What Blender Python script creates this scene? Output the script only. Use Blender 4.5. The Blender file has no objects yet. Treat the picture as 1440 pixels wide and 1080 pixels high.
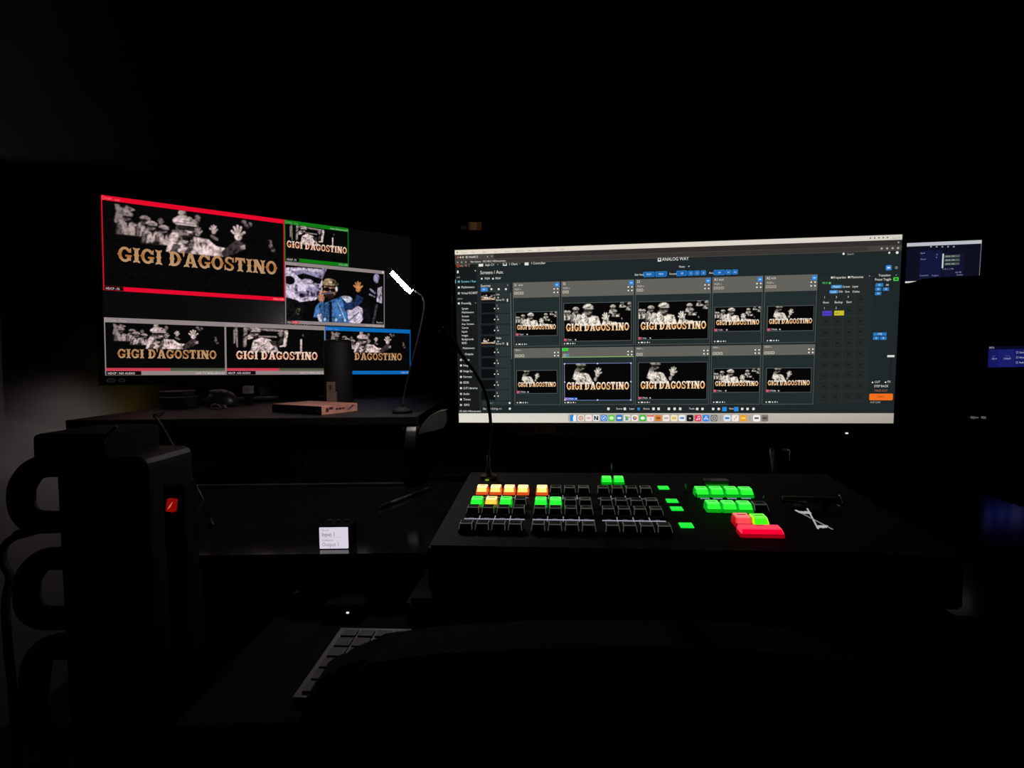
import bpy, bmesh, math, random
import numpy as np
from mathutils import Vector, Matrix

random.seed(7)
rng = np.random.default_rng(7)
scene = bpy.context.scene
COL = scene.collection

# ------------------------------------------------------------------ camera
F = 720.0                                   # focal length in pixels of the 1440x1080 frame
CAM = Vector((0.0, 0.0, 1.02))
PITCH, ROLL = math.radians(2.6), math.radians(0.65)
cr, sr, cp, sp = math.cos(ROLL), math.sin(ROLL), math.cos(PITCH), math.sin(PITCH)
_right0, _down0, FWD = Vector((1, 0, 0)), Vector((0, -sp, -cp)), Vector((0, cp, -sp))
RIGHT = cr * _right0 + sr * _down0
DOWN = -sr * _right0 + cr * _down0
cam_d = bpy.data.cameras.new('camera')
cam_d.sensor_width = 36.0
cam_d.lens = 36.0 * F / 1440.0
cam_d.clip_start = 0.02
cam = bpy.data.objects.new('camera', cam_d)
COL.objects.link(cam)
cam.matrix_world = Matrix(((RIGHT.x, -DOWN.x, -FWD.x, CAM.x), (RIGHT.y, -DOWN.y, -FWD.y, CAM.y),
                           (RIGHT.z, -DOWN.z, -FWD.z, CAM.z), (0, 0, 0, 1)))
scene.camera = cam

# ------------------------------------------------------------------ world, exposure, lamp
w = bpy.data.worlds.new('world'); scene.world = w; w.use_nodes = True
w.node_tree.nodes['Background'].inputs[0].default_value = (0.9, 0.85, 0.8, 1)
w.node_tree.nodes['Background'].inputs[1].default_value = 0.0016
vs = scene.view_settings
vs.view_transform = 'Standard'; vs.look = 'None'; vs.gamma = 1.0; vs.exposure = 0.0
vs.use_curve_mapping = False
scene.cycles.use_denoising = True
scene.cycles.max_bounces = 4
scene.cycles.sample_clamp_indirect = 4.0

def lamp(name, kind, loc, energy, color, size=0.1, rot=(0, 0, 0)):
    d = bpy.data.lights.new(name, kind); d.energy = energy; d.color = color
    if kind == 'AREA': d.size = size
    else: d.shadow_soft_size = size
    o = bpy.data.objects.new(name, d); o.location = loc; o.rotation_euler = rot
    COL.objects.link(o)
    return o
# the small lamp left on behind the wall display: what lights the corner of the left wall
wl = lamp('lamp_behind_display', 'SPOT', (-1.10, 1.72, 0.98), 1.30, (1.0, 0.90, 0.88), 0.04)
wl.data.spot_size = math.radians(108); wl.data.spot_blend = 1.0
wl.rotation_euler = (Vector((-1.45, 1.62, 0.55)) - wl.location).to_track_quat('-Z', 'Y').to_euler()
lamp('amber_lamp_behind_display', 'POINT', (-1.32, 1.92, 0.84), 0.038, (1.0, 0.72, 0.15), 0.03)

# ------------------------------------------------------------------ helpers
def ray(px, py):
    return RIGHT * ((px - 720) / F) + DOWN * ((py - 540) / F) + FWD
def at_y(px, py, y):                        # point on the pixel's ray at world depth y
    d = ray(px, py); return CAM + d * ((y - CAM.y) / d.y)
def at_z(px, py, z):
    d = ray(px, py); return CAM + d * ((z - CAM.z) / d.z)
def on_plane(px, py, p0, n):
    d = ray(px, py); return CAM + d * ((p0 - CAM).dot(n) / d.dot(n))

def lin(c):
    return c / 12.92 if c <= 0.04045 else ((c + 0.055) / 1.055) ** 2.4
def rgb(h, k=1.0):
    h = h.lstrip('#')
    return tuple(lin(int(h[i:i + 2], 16) / 255) * k for i in (0, 2, 4))

MATS = {}
def mat(name, color, rough=0.5, metal=0.0, var=0.25, scale=30.0, spec=0.5, bump=0.0):
    if name in MATS: return MATS[name]
    m = bpy.data.materials.new(name); m.use_nodes = True
    nt = m.node_tree; b = nt.nodes['Principled BSDF']
    b.inputs['Roughness'].default_value = rough
    b.inputs['Metallic'].default_value = metal
    b.inputs['Specular IOR Level'].default_value = spec
    tc = nt.nodes.new('ShaderNodeTexCoord')
    nz = nt.nodes.new('ShaderNodeTexNoise'); nz.inputs['Scale'].default_value = scale
    nz.inputs['Detail'].default_value = 4
    nt.links.new(tc.outputs['Object'], nz.inputs['Vector'])
    rp = nt.nodes.new('ShaderNodeValToRGB')
    rp.color_ramp.elements[0].position = 0.3; rp.color_ramp.elements[1].position = 0.7
    rp.color_ramp.elements[0].color = (*[c * (1 - var) for c in color], 1)
    rp.color_ramp.elements[1].color = (*[min(1, c * (1 + var)) for c in color], 1)
    nt.links.new(nz.outputs['Fac'], rp.inputs[0])
    nt.links.new(rp.outputs[0], b.inputs['Base Color'])
    if bump:
        bp = nt.nodes.new('ShaderNodeBump'); bp.inputs['Strength'].default_value = bump
        bp.inputs['Distance'].default_value = 0.002
        nt.links.new(nz.outputs['Fac'], bp.inputs['Height']); nt.links.new(bp.outputs[0], b.inputs['Normal'])
    MATS[name] = m
    return m
def emit(name, color, strength, sampling='AUTO', base=0.02, rough=0.3):
    if name in MATS: return MATS[name]
    m = bpy.data.materials.new(name); m.use_nodes = True
    b = m.node_tree.nodes['Principled BSDF']
    b.inputs['Base Color'].default_value = (base, base, base, 1)
    b.inputs['Roughness'].default_value = rough
    b.inputs['Emission Color'].default_value = (*color, 1)
    b.inputs['Emission Strength'].default_value = strength
    m.cycles.emission_sampling = sampling
    MATS[name] = m
    return m
def print_mat(name, sampling, strength=1.0):
    m = bpy.data.materials.new(name); m.use_nodes = True
    nt = m.node_tree; nt.nodes.clear()
    out = nt.nodes.new('ShaderNodeOutputMaterial'); e = nt.nodes.new('ShaderNodeEmission')
    a = nt.nodes.new('ShaderNodeAttribute'); a.attribute_name = 'Col'
    nt.links.new(a.outputs['Color'], e.inputs['Color']); e.inputs['Strength'].default_value = strength
    nt.links.new(e.outputs[0], out.inputs[0])
    m.cycles.emission_sampling = sampling
    MATS[name] = m
    return m

BLACK = mat('black_plastic', (0.012, 0.012, 0.013), 0.38)
GLOSS = mat('gloss_black', (0.008, 0.008, 0.009), 0.12)
MATTE = mat('matte_black', (0.010, 0.010, 0.010), 0.75)
CLOTH = mat('black_cloth', (0.006, 0.006, 0.007), 0.95, spec=0.1, scale=200)
DECK = mat('console_metal', (0.0085, 0.008, 0.0075), 0.7, scale=250, var=0.15, spec=0.12)
DESKM = mat('desk_laminate', (0.010, 0.010, 0.010), 0.12, scale=12)
SHELF = mat('shelf_laminate', (0.020, 0.019, 0.019), 0.55, scale=40)
GREY = mat('grey_plastic', (0.22, 0.21, 0.21), 0.5)
WHITEP = mat('white_plastic', (0.55, 0.52, 0.50), 0.45)
CHROME = mat('chrome', (0.75, 0.75, 0.75), 0.18, 1.0, var=0.05)
SILVER = mat('brushed_silver', (0.55, 0.55, 0.56), 0.35, 1.0, var=0.1)
GLASS_OFF = mat('screen_glass', (0.004, 0.004, 0.004), 0.16)
RUBBER = mat('rubber', (0.010, 0.010, 0.010), 0.6)
PRINT = print_mat('screen_print', 'AUTO')
FINE = print_mat('screen_picture', 'NONE')

def empty(name, loc=(0, 0, 0), mx=None):
    o = bpy.data.objects.new(name, None); COL.objects.link(o)
    o.empty_display_size = 0.05
    if mx is not None: o.matrix_world = mx
    else: o.location = loc
    return o
def tag(o, label, cat, group=None):
    o['label'] = label; o['category'] = cat
    if group: o['group'] = group
    return o
def link_mesh(name, me, m, parent=None, smooth=False, loc=None, label=None):
    o = bpy.data.objects.new(name, me); COL.objects.link(o)
    if not me.materials:
        for k in (m if isinstance(m, (list, tuple)) else [m]): me.materials.append(k)
    if parent is not None: o.parent = parent
    if loc is not None: o.location = loc
    if smooth:
        for p in me.polygons: p.use_smooth = True
    if label: o['label'] = label
    return o
def build(name, bm, m, parent=None, smooth=False, loc=None, label=None):
    bmesh.ops.recalc_face_normals(bm, faces=bm.faces)
    me = bpy.data.meshes.new(name); bm.to_mesh(me); bm.free()
    return link_mesh(name, me, m, parent, smooth, loc, label)
def share(o, name, parent, loc=None, rot=None, label=None):
    c = o.copy(); c.name = name; COL.objects.link(c); c.parent = parent
    if loc is not None: c.location = loc
    if rot is not None: c.rotation_euler = rot
    if 'label' in c: del c['label']
    if label: c['label'] = label
    return c
def struct(name, bm, m, parent=None, smooth=False):
    o = build(name, bm, m, parent, smooth); o['kind'] = 'structure'; return o

def BM(): return bmesh.new()
def box(bm, x0, x1, y0, y1, z0, z1, bevel=0.0, seg=2):
    r = bmesh.ops.create_cube(bm, size=1.0)['verts']
    for v in r:
        v.co = Vector((x0 + (v.co.x + .5) * (x1 - x0), y0 + (v.co.y + .5) * (y1 - y0), z0 + (v.co.z + .5) * (z1 - z0)))
    if bevel:
        es = {e for v in r for e in v.link_edges}
        bmesh.ops.bevel(bm, geom=list(es), offset=bevel, segments=seg, affect='EDGES', profile=0.6)
    return bm
def prism(bm, pts, a0, a1, axis='z'):
    n = len(pts)
    def P(p, a):
        return {'z': (p[0], p[1], a), 'y': (p[0], a, p[1]), 'x': (a, p[0], p[1])}[axis]
    lo = [bm.verts.new(P(p, a0)) for p in pts]; hi = [bm.verts.new(P(p, a1)) for p in pts]
    bm.faces.new(lo); bm.faces.new(hi)
    for i in range(n):
        j = (i + 1) % n
        bm.faces.new((lo[i], lo[j], hi[j], hi[i]))
    return bm
def tube(bm, pts, r, n=10, closed=False):
    pts = [Vector(p) for p in pts]; N = len(pts)
    rs = r if isinstance(r, (list, tuple)) else [r] * N
    rings = []; up = None
    for i, p in enumerate(pts):
        if closed: t = (pts[(i + 1) % N] - pts[i - 1])
        else: t = (pts[min(i + 1, N - 1)] - pts[max(i - 1, 0)])
        t.normalize()
        if up is None:
            up = Vector((0, 0, 1)) if abs(t.z) < 0.9 else Vector((1, 0, 0))
        s = t.cross(up)
        if s.length < 1e-6: s = t.orthogonal()
        s.normalize(); up = s.cross(t).normalized()
        rings.append([bm.verts.new(p + (s * math.cos(2 * math.pi * k / n) + up * math.sin(2 * math.pi * k / n)) * rs[i]) for k in range(n)])
    M = N if closed else N - 1
    for i in range(M):
        a, b = rings[i], rings[(i + 1) % N]
        for k in range(n):
            bm.faces.new((a[k], a[(k + 1) % n], b[(k + 1) % n], b[k]))
    if not closed:
        bm.faces.new(rings[0]); bm.faces.new(rings[-1])
    return bm
def curve(pts, n=8):                        # Catmull-Rom through points
    P = [Vector(p) for p in pts]; P = [P[0] * 2 - P[1]] + P + [P[-1] * 2 - P[-2]]
    out = []
    for i in range(1, len(P) - 2):
        for k in range(n):
            t = k / n
            out.append(0.5 * ((2 * P[i]) + (P[i + 1] - P[i - 1]) * t + (2 * P[i - 1] - 5 * P[i] + 4 * P[i + 1] - P[i + 2]) * t * t
                              + (3 * P[i] - P[i - 1] - 3 * P[i + 1] + P[i + 2]) * t ** 3))
    out.append(P[-2])
    return out
def lathe(bm, prof, n=24, c=(0, 0, 0)):
    rings = [[bm.verts.new((c[0] + r * math.cos(2 * math.pi * k / n), c[1] + r * math.sin(2 * math.pi * k / n), c[2] + z)) for k in range(n)] for r, z in prof]
    for a, b in zip(rings, rings[1:]):
        for k in range(n): bm.faces.new((a[k], a[(k + 1) % n], b[(k + 1) % n], b[k]))
    bm.faces.new(rings[0]); bm.faces.new(rings[-1])
    return bm
def rrect(x0, x1, y0, y1, r, n=4):
    out = []
    for cx, cy, a in ((x1 - r, y1 - r, 0), (x0 + r, y1 - r, 90), (x0 + r, y0 + r, 180), (x1 - r, y0 + r, 270)):
        for k in range(n + 1):
            t = math.radians(a + 90 * k / n); out.append((cx + r * math.cos(t), cy + r * math.sin(t)))
    return out

# ---- flat screen print: coloured polygons and lettering on a plane (x right, z up, y = depth of the layer)
LAYER = 0.00018
_txt = {}
def text_geo(s):
    if s in _txt: return _txt[s]
    cu = bpy.data.curves.new('lettering', 'FONT'); cu.body = s; cu.resolution_u = 2; cu.size = 1.0
    o = bpy.data.objects.new('lettering', cu); COL.objects.link(o)
    dg = bpy.context.evaluated_depsgraph_get()
    me = bpy.data.meshes.new_from_object(o.evaluated_get(dg))
    V = [(v.co.x, v.co.y) for v in me.vertices]; Fs = [tuple(p.vertices) for p in me.polygons]
    wdt = max([v[0] for v in V], default=0)
    bpy.data.objects.remove(o); bpy.data.curves.remove(cu); bpy.data.meshes.remove(me)
    _txt[s] = (V, Fs, wdt)
    return _txt[s]
class Canvas:
    def __init__(s): s.v = []; s.f = []; s.c = []
    def poly(s, pts, col, layer=0, cols=None):
        i = len(s.v)
        s.v += [(p[0], -LAYER * layer, p[1]) for p in pts]
        s.f.append(tuple(range(i, i + len(pts))))
        s.c.append(cols if cols else [col] * len(pts))
    def rect(s, x0, z0, x1, z1, col, layer=0):
        s.poly([(x0, z0), (x1, z0), (x1, z1), (x0, z1)], col, layer)
    def round(s, x0, z0, x1, z1, r, col, layer=0):
        x0, x1 = min(x0, x1), max(x0, x1); z0, z1 = min(z0, z1), max(z0, z1)
        s.poly(rrect(x0, x1, z0, z1, min(r, (x1 - x0) * .49, (z1 - z0) * .49), 3), col, layer)
    def disc(s, x, z, r, col, layer=0, n=12, rz=None):
        s.poly([(x + r * math.cos(2 * math.pi * k / n), z + (rz or r) * math.sin(2 * math.pi * k / n)) for k in range(n)], col, layer)
    def border(s, x0, z0, x1, z1, t, col, layer=0):
        s.rect(x0, z0, x1, z0 + t, col, layer); s.rect(x0, z1 - t, x1, z1, col, layer)
        s.rect(x0, z0, x0 + t, z1, col, layer); s.rect(x1 - t, z0, x1, z1, col, layer)
    def text(s, x, z, t, size, col, layer=1, align=0, width=None):
        V, Fs, wd = text_geo(t)
        sx = size * .84
        if width and wd: sx = width / wd
        off = -align * wd * sx
        i = len(s.v)
        s.v += [(x + off + a * sx, -LAYER * layer, z + b * size) for a, b in V]
        for f in Fs:
            s.f.append(tuple(i + k for k in f)); s.c.append([col] * len(f))
    def build(s, name, parent, m=None, loc=None, scale=None, label=None):
        me = bpy.data.meshes.new(name); me.from_pydata(s.v, [], s.f)
        at = me.color_attributes.new('Col', 'FLOAT_COLOR', 'CORNER')
        flat = [x for cl in s.c for c in cl for x in (*c, 1.0)]
        at.data.foreach_set('color', flat)
        o = link_mesh(name, me, m or PRINT, parent, False, loc, label)
        if scale: o.scale = scale
        if m is FINE and parent is not None: o['kind'] = 'stuff'      # rows of tiny letters and icons
        return o

# ---- the slab lettering of the title card, drawn stroke by stroke
def glyph(ch):
    P = []
    def ring(cx, cy, rx, ry, wx, wy, a0, a1, n=18):
        for k in range(n):
            t0, t1 = [math.radians(a0 + (a1 - a0) * (k + d) / n) for d in (0, 1.02)]
            P.append([(cx + rx * math.cos(t0), cy + ry * math.sin(t0)), (cx + rx * math.cos(t1), cy + ry * math.sin(t1)),
                      (cx + (rx - wx) * math.cos(t1), cy + (ry - wy) * math.sin(t1)), (cx + (rx - wx) * math.cos(t0), cy + (ry - wy) * math.sin(t0))])
    def rc(x0, y0, x1, y1): P.append([(x0, y0), (x1, y0), (x1, y1), (x0, y1)])
    def stem(x0, x1, spur=True, lo=0, hi=1):
        rc(x0, lo + .1, x1, hi - .1)
        for y, d in ((lo, 1), (hi, -1)):
            P.append([(x0 - .10, y), ((x0 + x1) / 2, y + d * .05), (x1 + .10, y), (x1 + .06, y + d * .13), (x1, y + d * .17), (x0, y + d * .17), (x0 - .06, y + d * .13)])
        if spur:
            P.append([(x0 - .07, .5), (x0, .42), (x0, .58)]); P.append([(x1 + .07, .5), (x1, .42), (x1, .58)])
    if ch == 'I': stem(.10, .34); return P, .44
    if ch in 'GO':
        ring(.42, .5, .40, .5, .20, .17, 38 if ch == 'G' else 0, 322 if ch == 'G' else 360)
        P.append([(-.05, .5), (.05, .40), (.05, .60)])
        if ch == 'O': P.append([(.89, .5), (.79, .40), (.79, .60)])
        else:
            rc(.55, .10, .78, .46); rc(.44, .36, .84, .48)
            P.append([(.60, .66), (.80, .62), (.80, .96), (.70, .86)])
        return P, .86
    if ch == 'D':
        stem(.12, .36, True); ring(.34, .5, .48, .5, .22, .16, -90, 90, 14)
        rc(.2, 0, .36, .16); rc(.2, .84, .36, 1); P.append([(.89, .5), (.79, .40), (.79, .60)])
        return P, .88
    if ch == "'":
        P.append([(.0, 1.04), (.17, 1.04), (.11, .70), (.05, .70)]); return P, .02
    if ch == 'A':
        P.append([(.10, .08), (.30, .08), (.48, .78), (.42, 1.0), (.36, 1.0)])
        P.append([(.62, .08), (.88, .08), (.60, 1.0), (.36, 1.0), (.44, .78)])
        rc(.26, .26, .72, .40)
        for a in (.20, .74): P.append([(a - .20, 0), (a, .04), (a + .20, 0), (a + .15, .14), (a - .15, .14)])
        return P, .94
    if ch == 'S':
        ring(.36, .735, .31, .265, .19, .13, 30, 270, 14); ring(.36, .265, .33, .265, .19, .13, -150, 90, 14)
        rc(.34, .44, .40, .57)
        P.append([(.56, .64), (.68, .60), (.68, 1.0), (.58, .88)]); P.append([(.10, .40), (.02, .42), (.02, 0), (.14, .12)])
        return P, .72
    if ch == 'T':
        stem(.26, .50, True, 0, 1); rc(.04, .82, .72, 1.0)
        P.append([(.04, 1), (.0, .62), (.12, .70), (.18, .84)]); P.append([(.72, 1), (.76, .62), (.64, .70), (.58, .84)])
        return P, .78
    if ch == 'N':
        stem(.10, .28, True); stem(.66, .84, True)
        P.append([(.10, 1), (.36, 1), (.84, .12), (.84, 0), (.62, 0), (.12, .9)])
        return P, .94
    return P, .30
def lettering(word, low, mid, high):
    cv = Canvas(); x = 0; items = []
    for ch in word:
        P, adv = glyph(ch)
        items += [[(x + a, b) for a, b in q] for q in P]
        x += adv + .045
    W = x - .045
    def col(px, y):
        t = abs(y - .45) * 2.0
        k = 0.5 + 0.5 * math.sin(px * 7.0 + 2.0)
        e = low if y < .45 else high
        t = min(1, max(0, t * 1.1 - .15 * k))
        return tuple((m * (1 - t) + q * t) for m, q in zip(mid, e))
    for q in items:
        cv.poly([(a / W, b) for a, b in q], None, 0, [col(a / W, b) for a, b in q])
    me_o = cv.build('title_lettering', None, FINE)
    me = me_o.data; bpy.data.objects.remove(me_o)
    return me
TITLE = "GIGI D'AGOSTINO"
TITLE_TAN = lettering(TITLE, rgb('#bd9f7c'), rgb('#a3672f'), rgb('#b58b62'))
TITLE_PINK = lettering(TITLE, rgb('#f4cdb4'), rgb('#d8885c'), rgb('#f2d6c6'))
TITLE_UI = lettering(TITLE, rgb('#f6d7a8'), rgb('#e9a257'), rgb('#fff3e4'))

# ---- the pictures the screens show: a grid of coloured vertices painted with simple shapes
def vnoise(h, w_, n, seed):
    r = np.random.default_rng(seed); g = r.random((n + 2, n * 2 + 2))
    y = np.linspace(0, n, h); x = np.linspace(0, n * 2, w_)
    yi = y.astype(int); xi = x.astype(int); fy = (y - yi)[:, None]; fx = (x - xi)[None]
    a = g[yi][:, xi]; b = g[yi][:, xi + 1]; c = g[yi + 1][:, xi]; d = g[yi + 1][:, xi + 1]
    return a * (1 - fy) * (1 - fx) + b * (1 - fy) * fx + c * fy * (1 - fx) + d * fy * fx
class Paint:
    def __init__(s, aspect, h, seed=1):
        s.A = aspect; s.h = h; s.w = int(h * aspect)
        s.X, s.Y = np.meshgrid(np.linspace(0, aspect, s.w), np.linspace(0, 1, s.h))
        s.img = np.zeros((s.h, s.w, 3)) + 0.0022
        s.n1 = vnoise(s.h, s.w, 26, seed); s.n2 = vnoise(s.h, s.w, 60, seed + 1)
        s.n0 = vnoise(s.h, s.w, 11, seed + 9)
        s.n3 = np.abs(np.sin((s.X * 1.0 + .35 * s.Y) * 42 + 9 * vnoise(s.h, s.w, 9, seed + 5)))
        s.clip = np.ones((s.h, s.w), bool)
    def put(s, m, col, tex=0.0, sh=None):
        m = m & s.clip
        k = 1.0
        if tex:
            q = 0.34 * s.n0 + 0.30 * s.n1 + 0.22 * s.n2 + 0.14 * s.n3
            k = np.clip(.72 + tex * (q - 0.47) * 7.5, 0.03, 1.2)[m][:, None]
        if sh is not None: k = k * sh[m][:, None]
        s.img[m] = np.array(col)[None] * k
    def ell(s, x, y, rx, ry, col, tex=0.0, rot=0.0):
        c, q = math.cos(rot), math.sin(rot)
        dx, dy = s.X - x, s.Y - y
        a, b = (dx * c + dy * q) / rx, (dy * c - dx * q) / ry
        r2 = a ** 2 + b ** 2
        s.put(r2 < 1, col, tex, np.clip(.22 + .95 * np.sqrt(np.clip(1 - ((a + .30) ** 2 + (b + .30) ** 2) / 1.9, 0, 1)), .1, 1))
    def poly(s, pts, col, tex=0.0):
        m = np.zeros_like(s.X, bool); n = len(pts)
        for i in range(n):
            (x0, y0), (x1, y1) = pts[i], pts[(i + 1) % n]
            if y0 == y1: continue
            m ^= ((s.Y >= y0) != (s.Y >= y1)) & (s.X < x0 + (s.Y - y0) * (x1 - x0) / (y1 - y0))
        s.put(m, col, tex)
    def cap(s, x0, y0, x1, y1, r, col, tex=0.0):
        dx, dy = x1 - x0, y1 - y0; L = dx * dx + dy * dy
        t = np.clip(((s.X - x0) * dx + (s.Y - y0) * dy) / L, 0, 1)
        s.put((s.X - x0 - t * dx) ** 2 + (s.Y - y0 - t * dy) ** 2 < r * r, col, tex)
    def hand(s, x, y, k, col, tilt=0.0, dark=0.25):
        for a, L, wd in ((-52, 1.35, .19), (-24, 1.75, .17), (-5, 1.95, .17), (13, 1.8, .17), (46, 1.3, .2)):
            t = math.radians(a + tilt)
            s.cap(x, y, x + math.sin(t) * k * L, y - math.cos(t) * k * L, wd * k, col, .3)
        s.ell(x, y, .62 * k, .7 * k, col, .35, math.radians(tilt))
        s.cap(x - .1 * k, y + .1 * k, x + .25 * k, y - .1 * k, .06 * k, [c * dark for c in col])
    def man(s, x, y, k, tone, body=True, mic=True):
        L = [c * 1.0 for c in tone]; M = [c * .30 for c in tone]; D = [c * .035 for c in tone]
        if body:
            s.poly([(x - 2.0 * k, y + 3.8 * k), (x - 1.8 * k, y + 1.5 * k), (x - .7 * k, y + .7 * k), (x + .8 * k, y + .65 * k), (x + 2.3 * k, y + 1.3 * k), (x + 3.0 * k, y + 3.8 * k)], D)
            s.poly([(x - 1.7 * k, y + 3.6 * k), (x - 1.5 * k, y + 1.6 * k), (x - .5 * k, y + .95 * k), (x + .6 * k, y + .9 * k),
                    (x + 1.9 * k, y + 1.35 * k), (x + 2.6 * k, y + 3.6 * k)], L, .75)
            s.poly([(x - .1 * k, y + 1.0 * k), (x + .5 * k, y + 1.0 * k), (x + .15 * k, y + 2.4 * k)], D, .2)
            s.poly([(x - 1.6 * k, y + 1.7 * k), (x - 1.0 * k, y + 1.5 * k), (x - 1.1 * k, y + 3.6 * k), (x - 1.7 * k, y + 3.6 * k)], M, .9)
            s.poly([(x + 1.5 * k, y + 1.9 * k), (x + 1.9 * k, y + 1.5 * k), (x + 2.5 * k, y + 3.6 * k), (x + 1.7 * k, y + 3.6 * k)], M, .9)
            s.cap(x - .9 * k, y + 1.7 * k, x - 1.0 * k, y + 3.4 * k, .08 * k, D)
            s.cap(x + 1.3 * k, y + 1.7 * k, x + 1.5 * k, y + 3.2 * k, .06 * k, M)
        s.ell(x + .05 * k, y + .15 * k, .78 * k, .85 * k, M, .5)
        s.ell(x + .1 * k, y + .80 * k, .66 * k, .46 * k, D, .6)
        s.ell(x + .45 * k, y + .32 * k, .22 * k, .16 * k, L, .3)
        s.ell(x - .22 * k, y + .03 * k, .44 * k, .25 * k, D); s.ell(x + .52 * k, y + .05 * k, .38 * k, .23 * k, D)
        s.cap(x - .75 * k, y - .02 * k, x + .85 * k, y + .0 * k, .05 * k, D)
        s.ell(x + .05 * k, y - .62 * k, 1.04 * k, .48 * k, L, .45)
        s.ell(x + .0 * k, y - .92 * k, .72 * k, .30 * k, L, .35)
        s.cap(x - .8 * k, y - .42 * k, x + .95 * k, y - .40 * k, .09 * k, M, .4)
        s.ell(x + .25 * k, y - .25 * k, .92 * k, .15 * k, D, .2)
        s.cap(x - .55 * k, y - .33 * k, x + 1.0 * k, y - .32 * k, .05 * k, L)
        s.cap(x - .1 * k, y - .72 * k, x + .5 * k, y - .72 * k, .07 * k, M)
        if mic:
            for q in range(4):
                s.cap(x - .95 * k, y + (.45 + .24 * q) * k, x - .35 * k, y + (.36 + .24 * q) * k, .12 * k, L if q % 2 else M, .4)
            s.ell(x - .85 * k, y + 1.05 * k, .42 * k, .5 * k, L, .6)
            s.cap(x - .45 * k, y + .62 * k, x + .25 * k, y + .55 * k, .13 * k, M)
    def mesh(s, name):
        h, w_ = s.h, s.w
        g = vnoise(h, w_, 75, 77) * .5 + vnoise(h, w_, 34, 78) * .5
        s.img *= np.clip(.25 + 1.5 * g, .2, 1.25)[:, :, None]
        b = s.img.copy()                       # soften the outlines as the camera picture is soft
        b[1:-1, 1:-1] = sum(s.img[1 + i:h - 1 + i, 1 + j:w_ - 1 + j] * wt for i, j, wt in
                            ((0, 0, .28), (0, 1, .12), (0, -1, .12), (1, 0, .12), (-1, 0, .12), (1, 1, .06), (1, -1, .06), (-1, 1, .06), (-1, -1, .06)))
        s.img = b
        co = np.zeros((h * w_, 3), np.float32)
        co[:, 0] = np.tile(np.linspace(0, 1, w_), h); co[:, 2] = -np.repeat(np.linspace(0, 1, h), w_)
        i = (np.arange(h - 1)[:, None] * w_ + np.arange(w_ - 1)[None]).ravel()
        fc = np.stack([i + w_, i + w_ + 1, i + 1, i], 1).astype(np.int32)
        me = bpy.data.meshes.new(name)
        me.vertices.add(h * w_); me.vertices.foreach_set('co', co.ravel())
        me.loops.add(fc.size); me.loops.foreach_set('vertex_index', fc.ravel())
        me.polygons.add(len(fc)); me.polygons.foreach_set('loop_start', np.arange(0, fc.size, 4, dtype=np.int32))
        me.update(calc_edges=True)
        at = me.color_attributes.new('Col', 'FLOAT_COLOR', 'POINT')
        rgba = np.ones((h * w_, 4), np.float32); rgba[:, :3] = s.img.reshape(-1, 3)
        at.data.foreach_set('color', rgba.ravel())
        me.materials.append(FINE)
        return me

def pic_row_of_men(tone):
    p = Paint(1.97, 165, 3)
    dim = [c * .5 for c in tone]; faint = [c * .22 for c in tone]
    p.clip = p.Y < .43
    p.poly([(.12, .03), (.22, .02), (.32, .07), (.26, .10), (.21, .12), (.16, .26), (.11, .24), (.13, .12)], [c * .3 for c in tone], .9)
    for x, y, k in ((.23, .165, .058), (.41, .185, .052)):
        p.man(x, y, k, dim)
    p.clip = p.Y < .50
    for x, y, k in ((.475, .245, .056), (.60, .27, .050)):
        p.man(x, y, k, [c * .62 for c in tone])
    p.hand(.57, .19, .03, faint, 8)
    p.clip = p.Y < .53
    p.hand(.96, .27, .045, dim, 6); p.hand(1.14, .22, .042, [c * .8 for c in tone], 4)
    p.cap(1.12, .28, 1.17, .31, .018, faint)
    p.ell(.96, .08, .035, .045, faint, .9); p.ell(.96, .15, .015, .03, faint, .8)
    for dx, dy in ((0, 0), (.03, .05), (.07, .02)): p.ell(1.49 + dx, .05 + dy, .028, .03, faint, .9)
    for dx, dy in ((0, 0), (.03, .05), (-.01, -.05)): p.ell(1.81 + dx, .32 + dy, .025, .03, faint, .9)
    p.ell(.80, .035, .045, .035, dim, .8)
    # the near man: shirt, raised sleeve and hand
    p.poly([(.62, .53), (.66, .36), (.80, .30), (1.08, .325), (1.16, .40), (1.30, .42), (1.25, .53)], tone, .55)
    p.poly([(1.22, .46), (1.33, .36), (1.40, .28), (1.50, .34), (1.49, .40), (1.34, .50), (1.24, .53)], [c * .07 for c in tone], .4)
    p.poly([(1.43, .37), (1.50, .34), (1.50, .40), (1.45, .41)], dim, .6)
    p.man(.82, .215, .125, tone, body=False)
    p.poly([(.70, .42), (.90, .45), (.88, .53), (.66, .53)], [c * .12 for c in tone], .8)
    p.cap(.78, .50, .83, .42, .035, tone, .5)
    p.hand(1.42, .245, .072, tone, 2)
    return p.mesh('row_of_men_picture')
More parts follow.
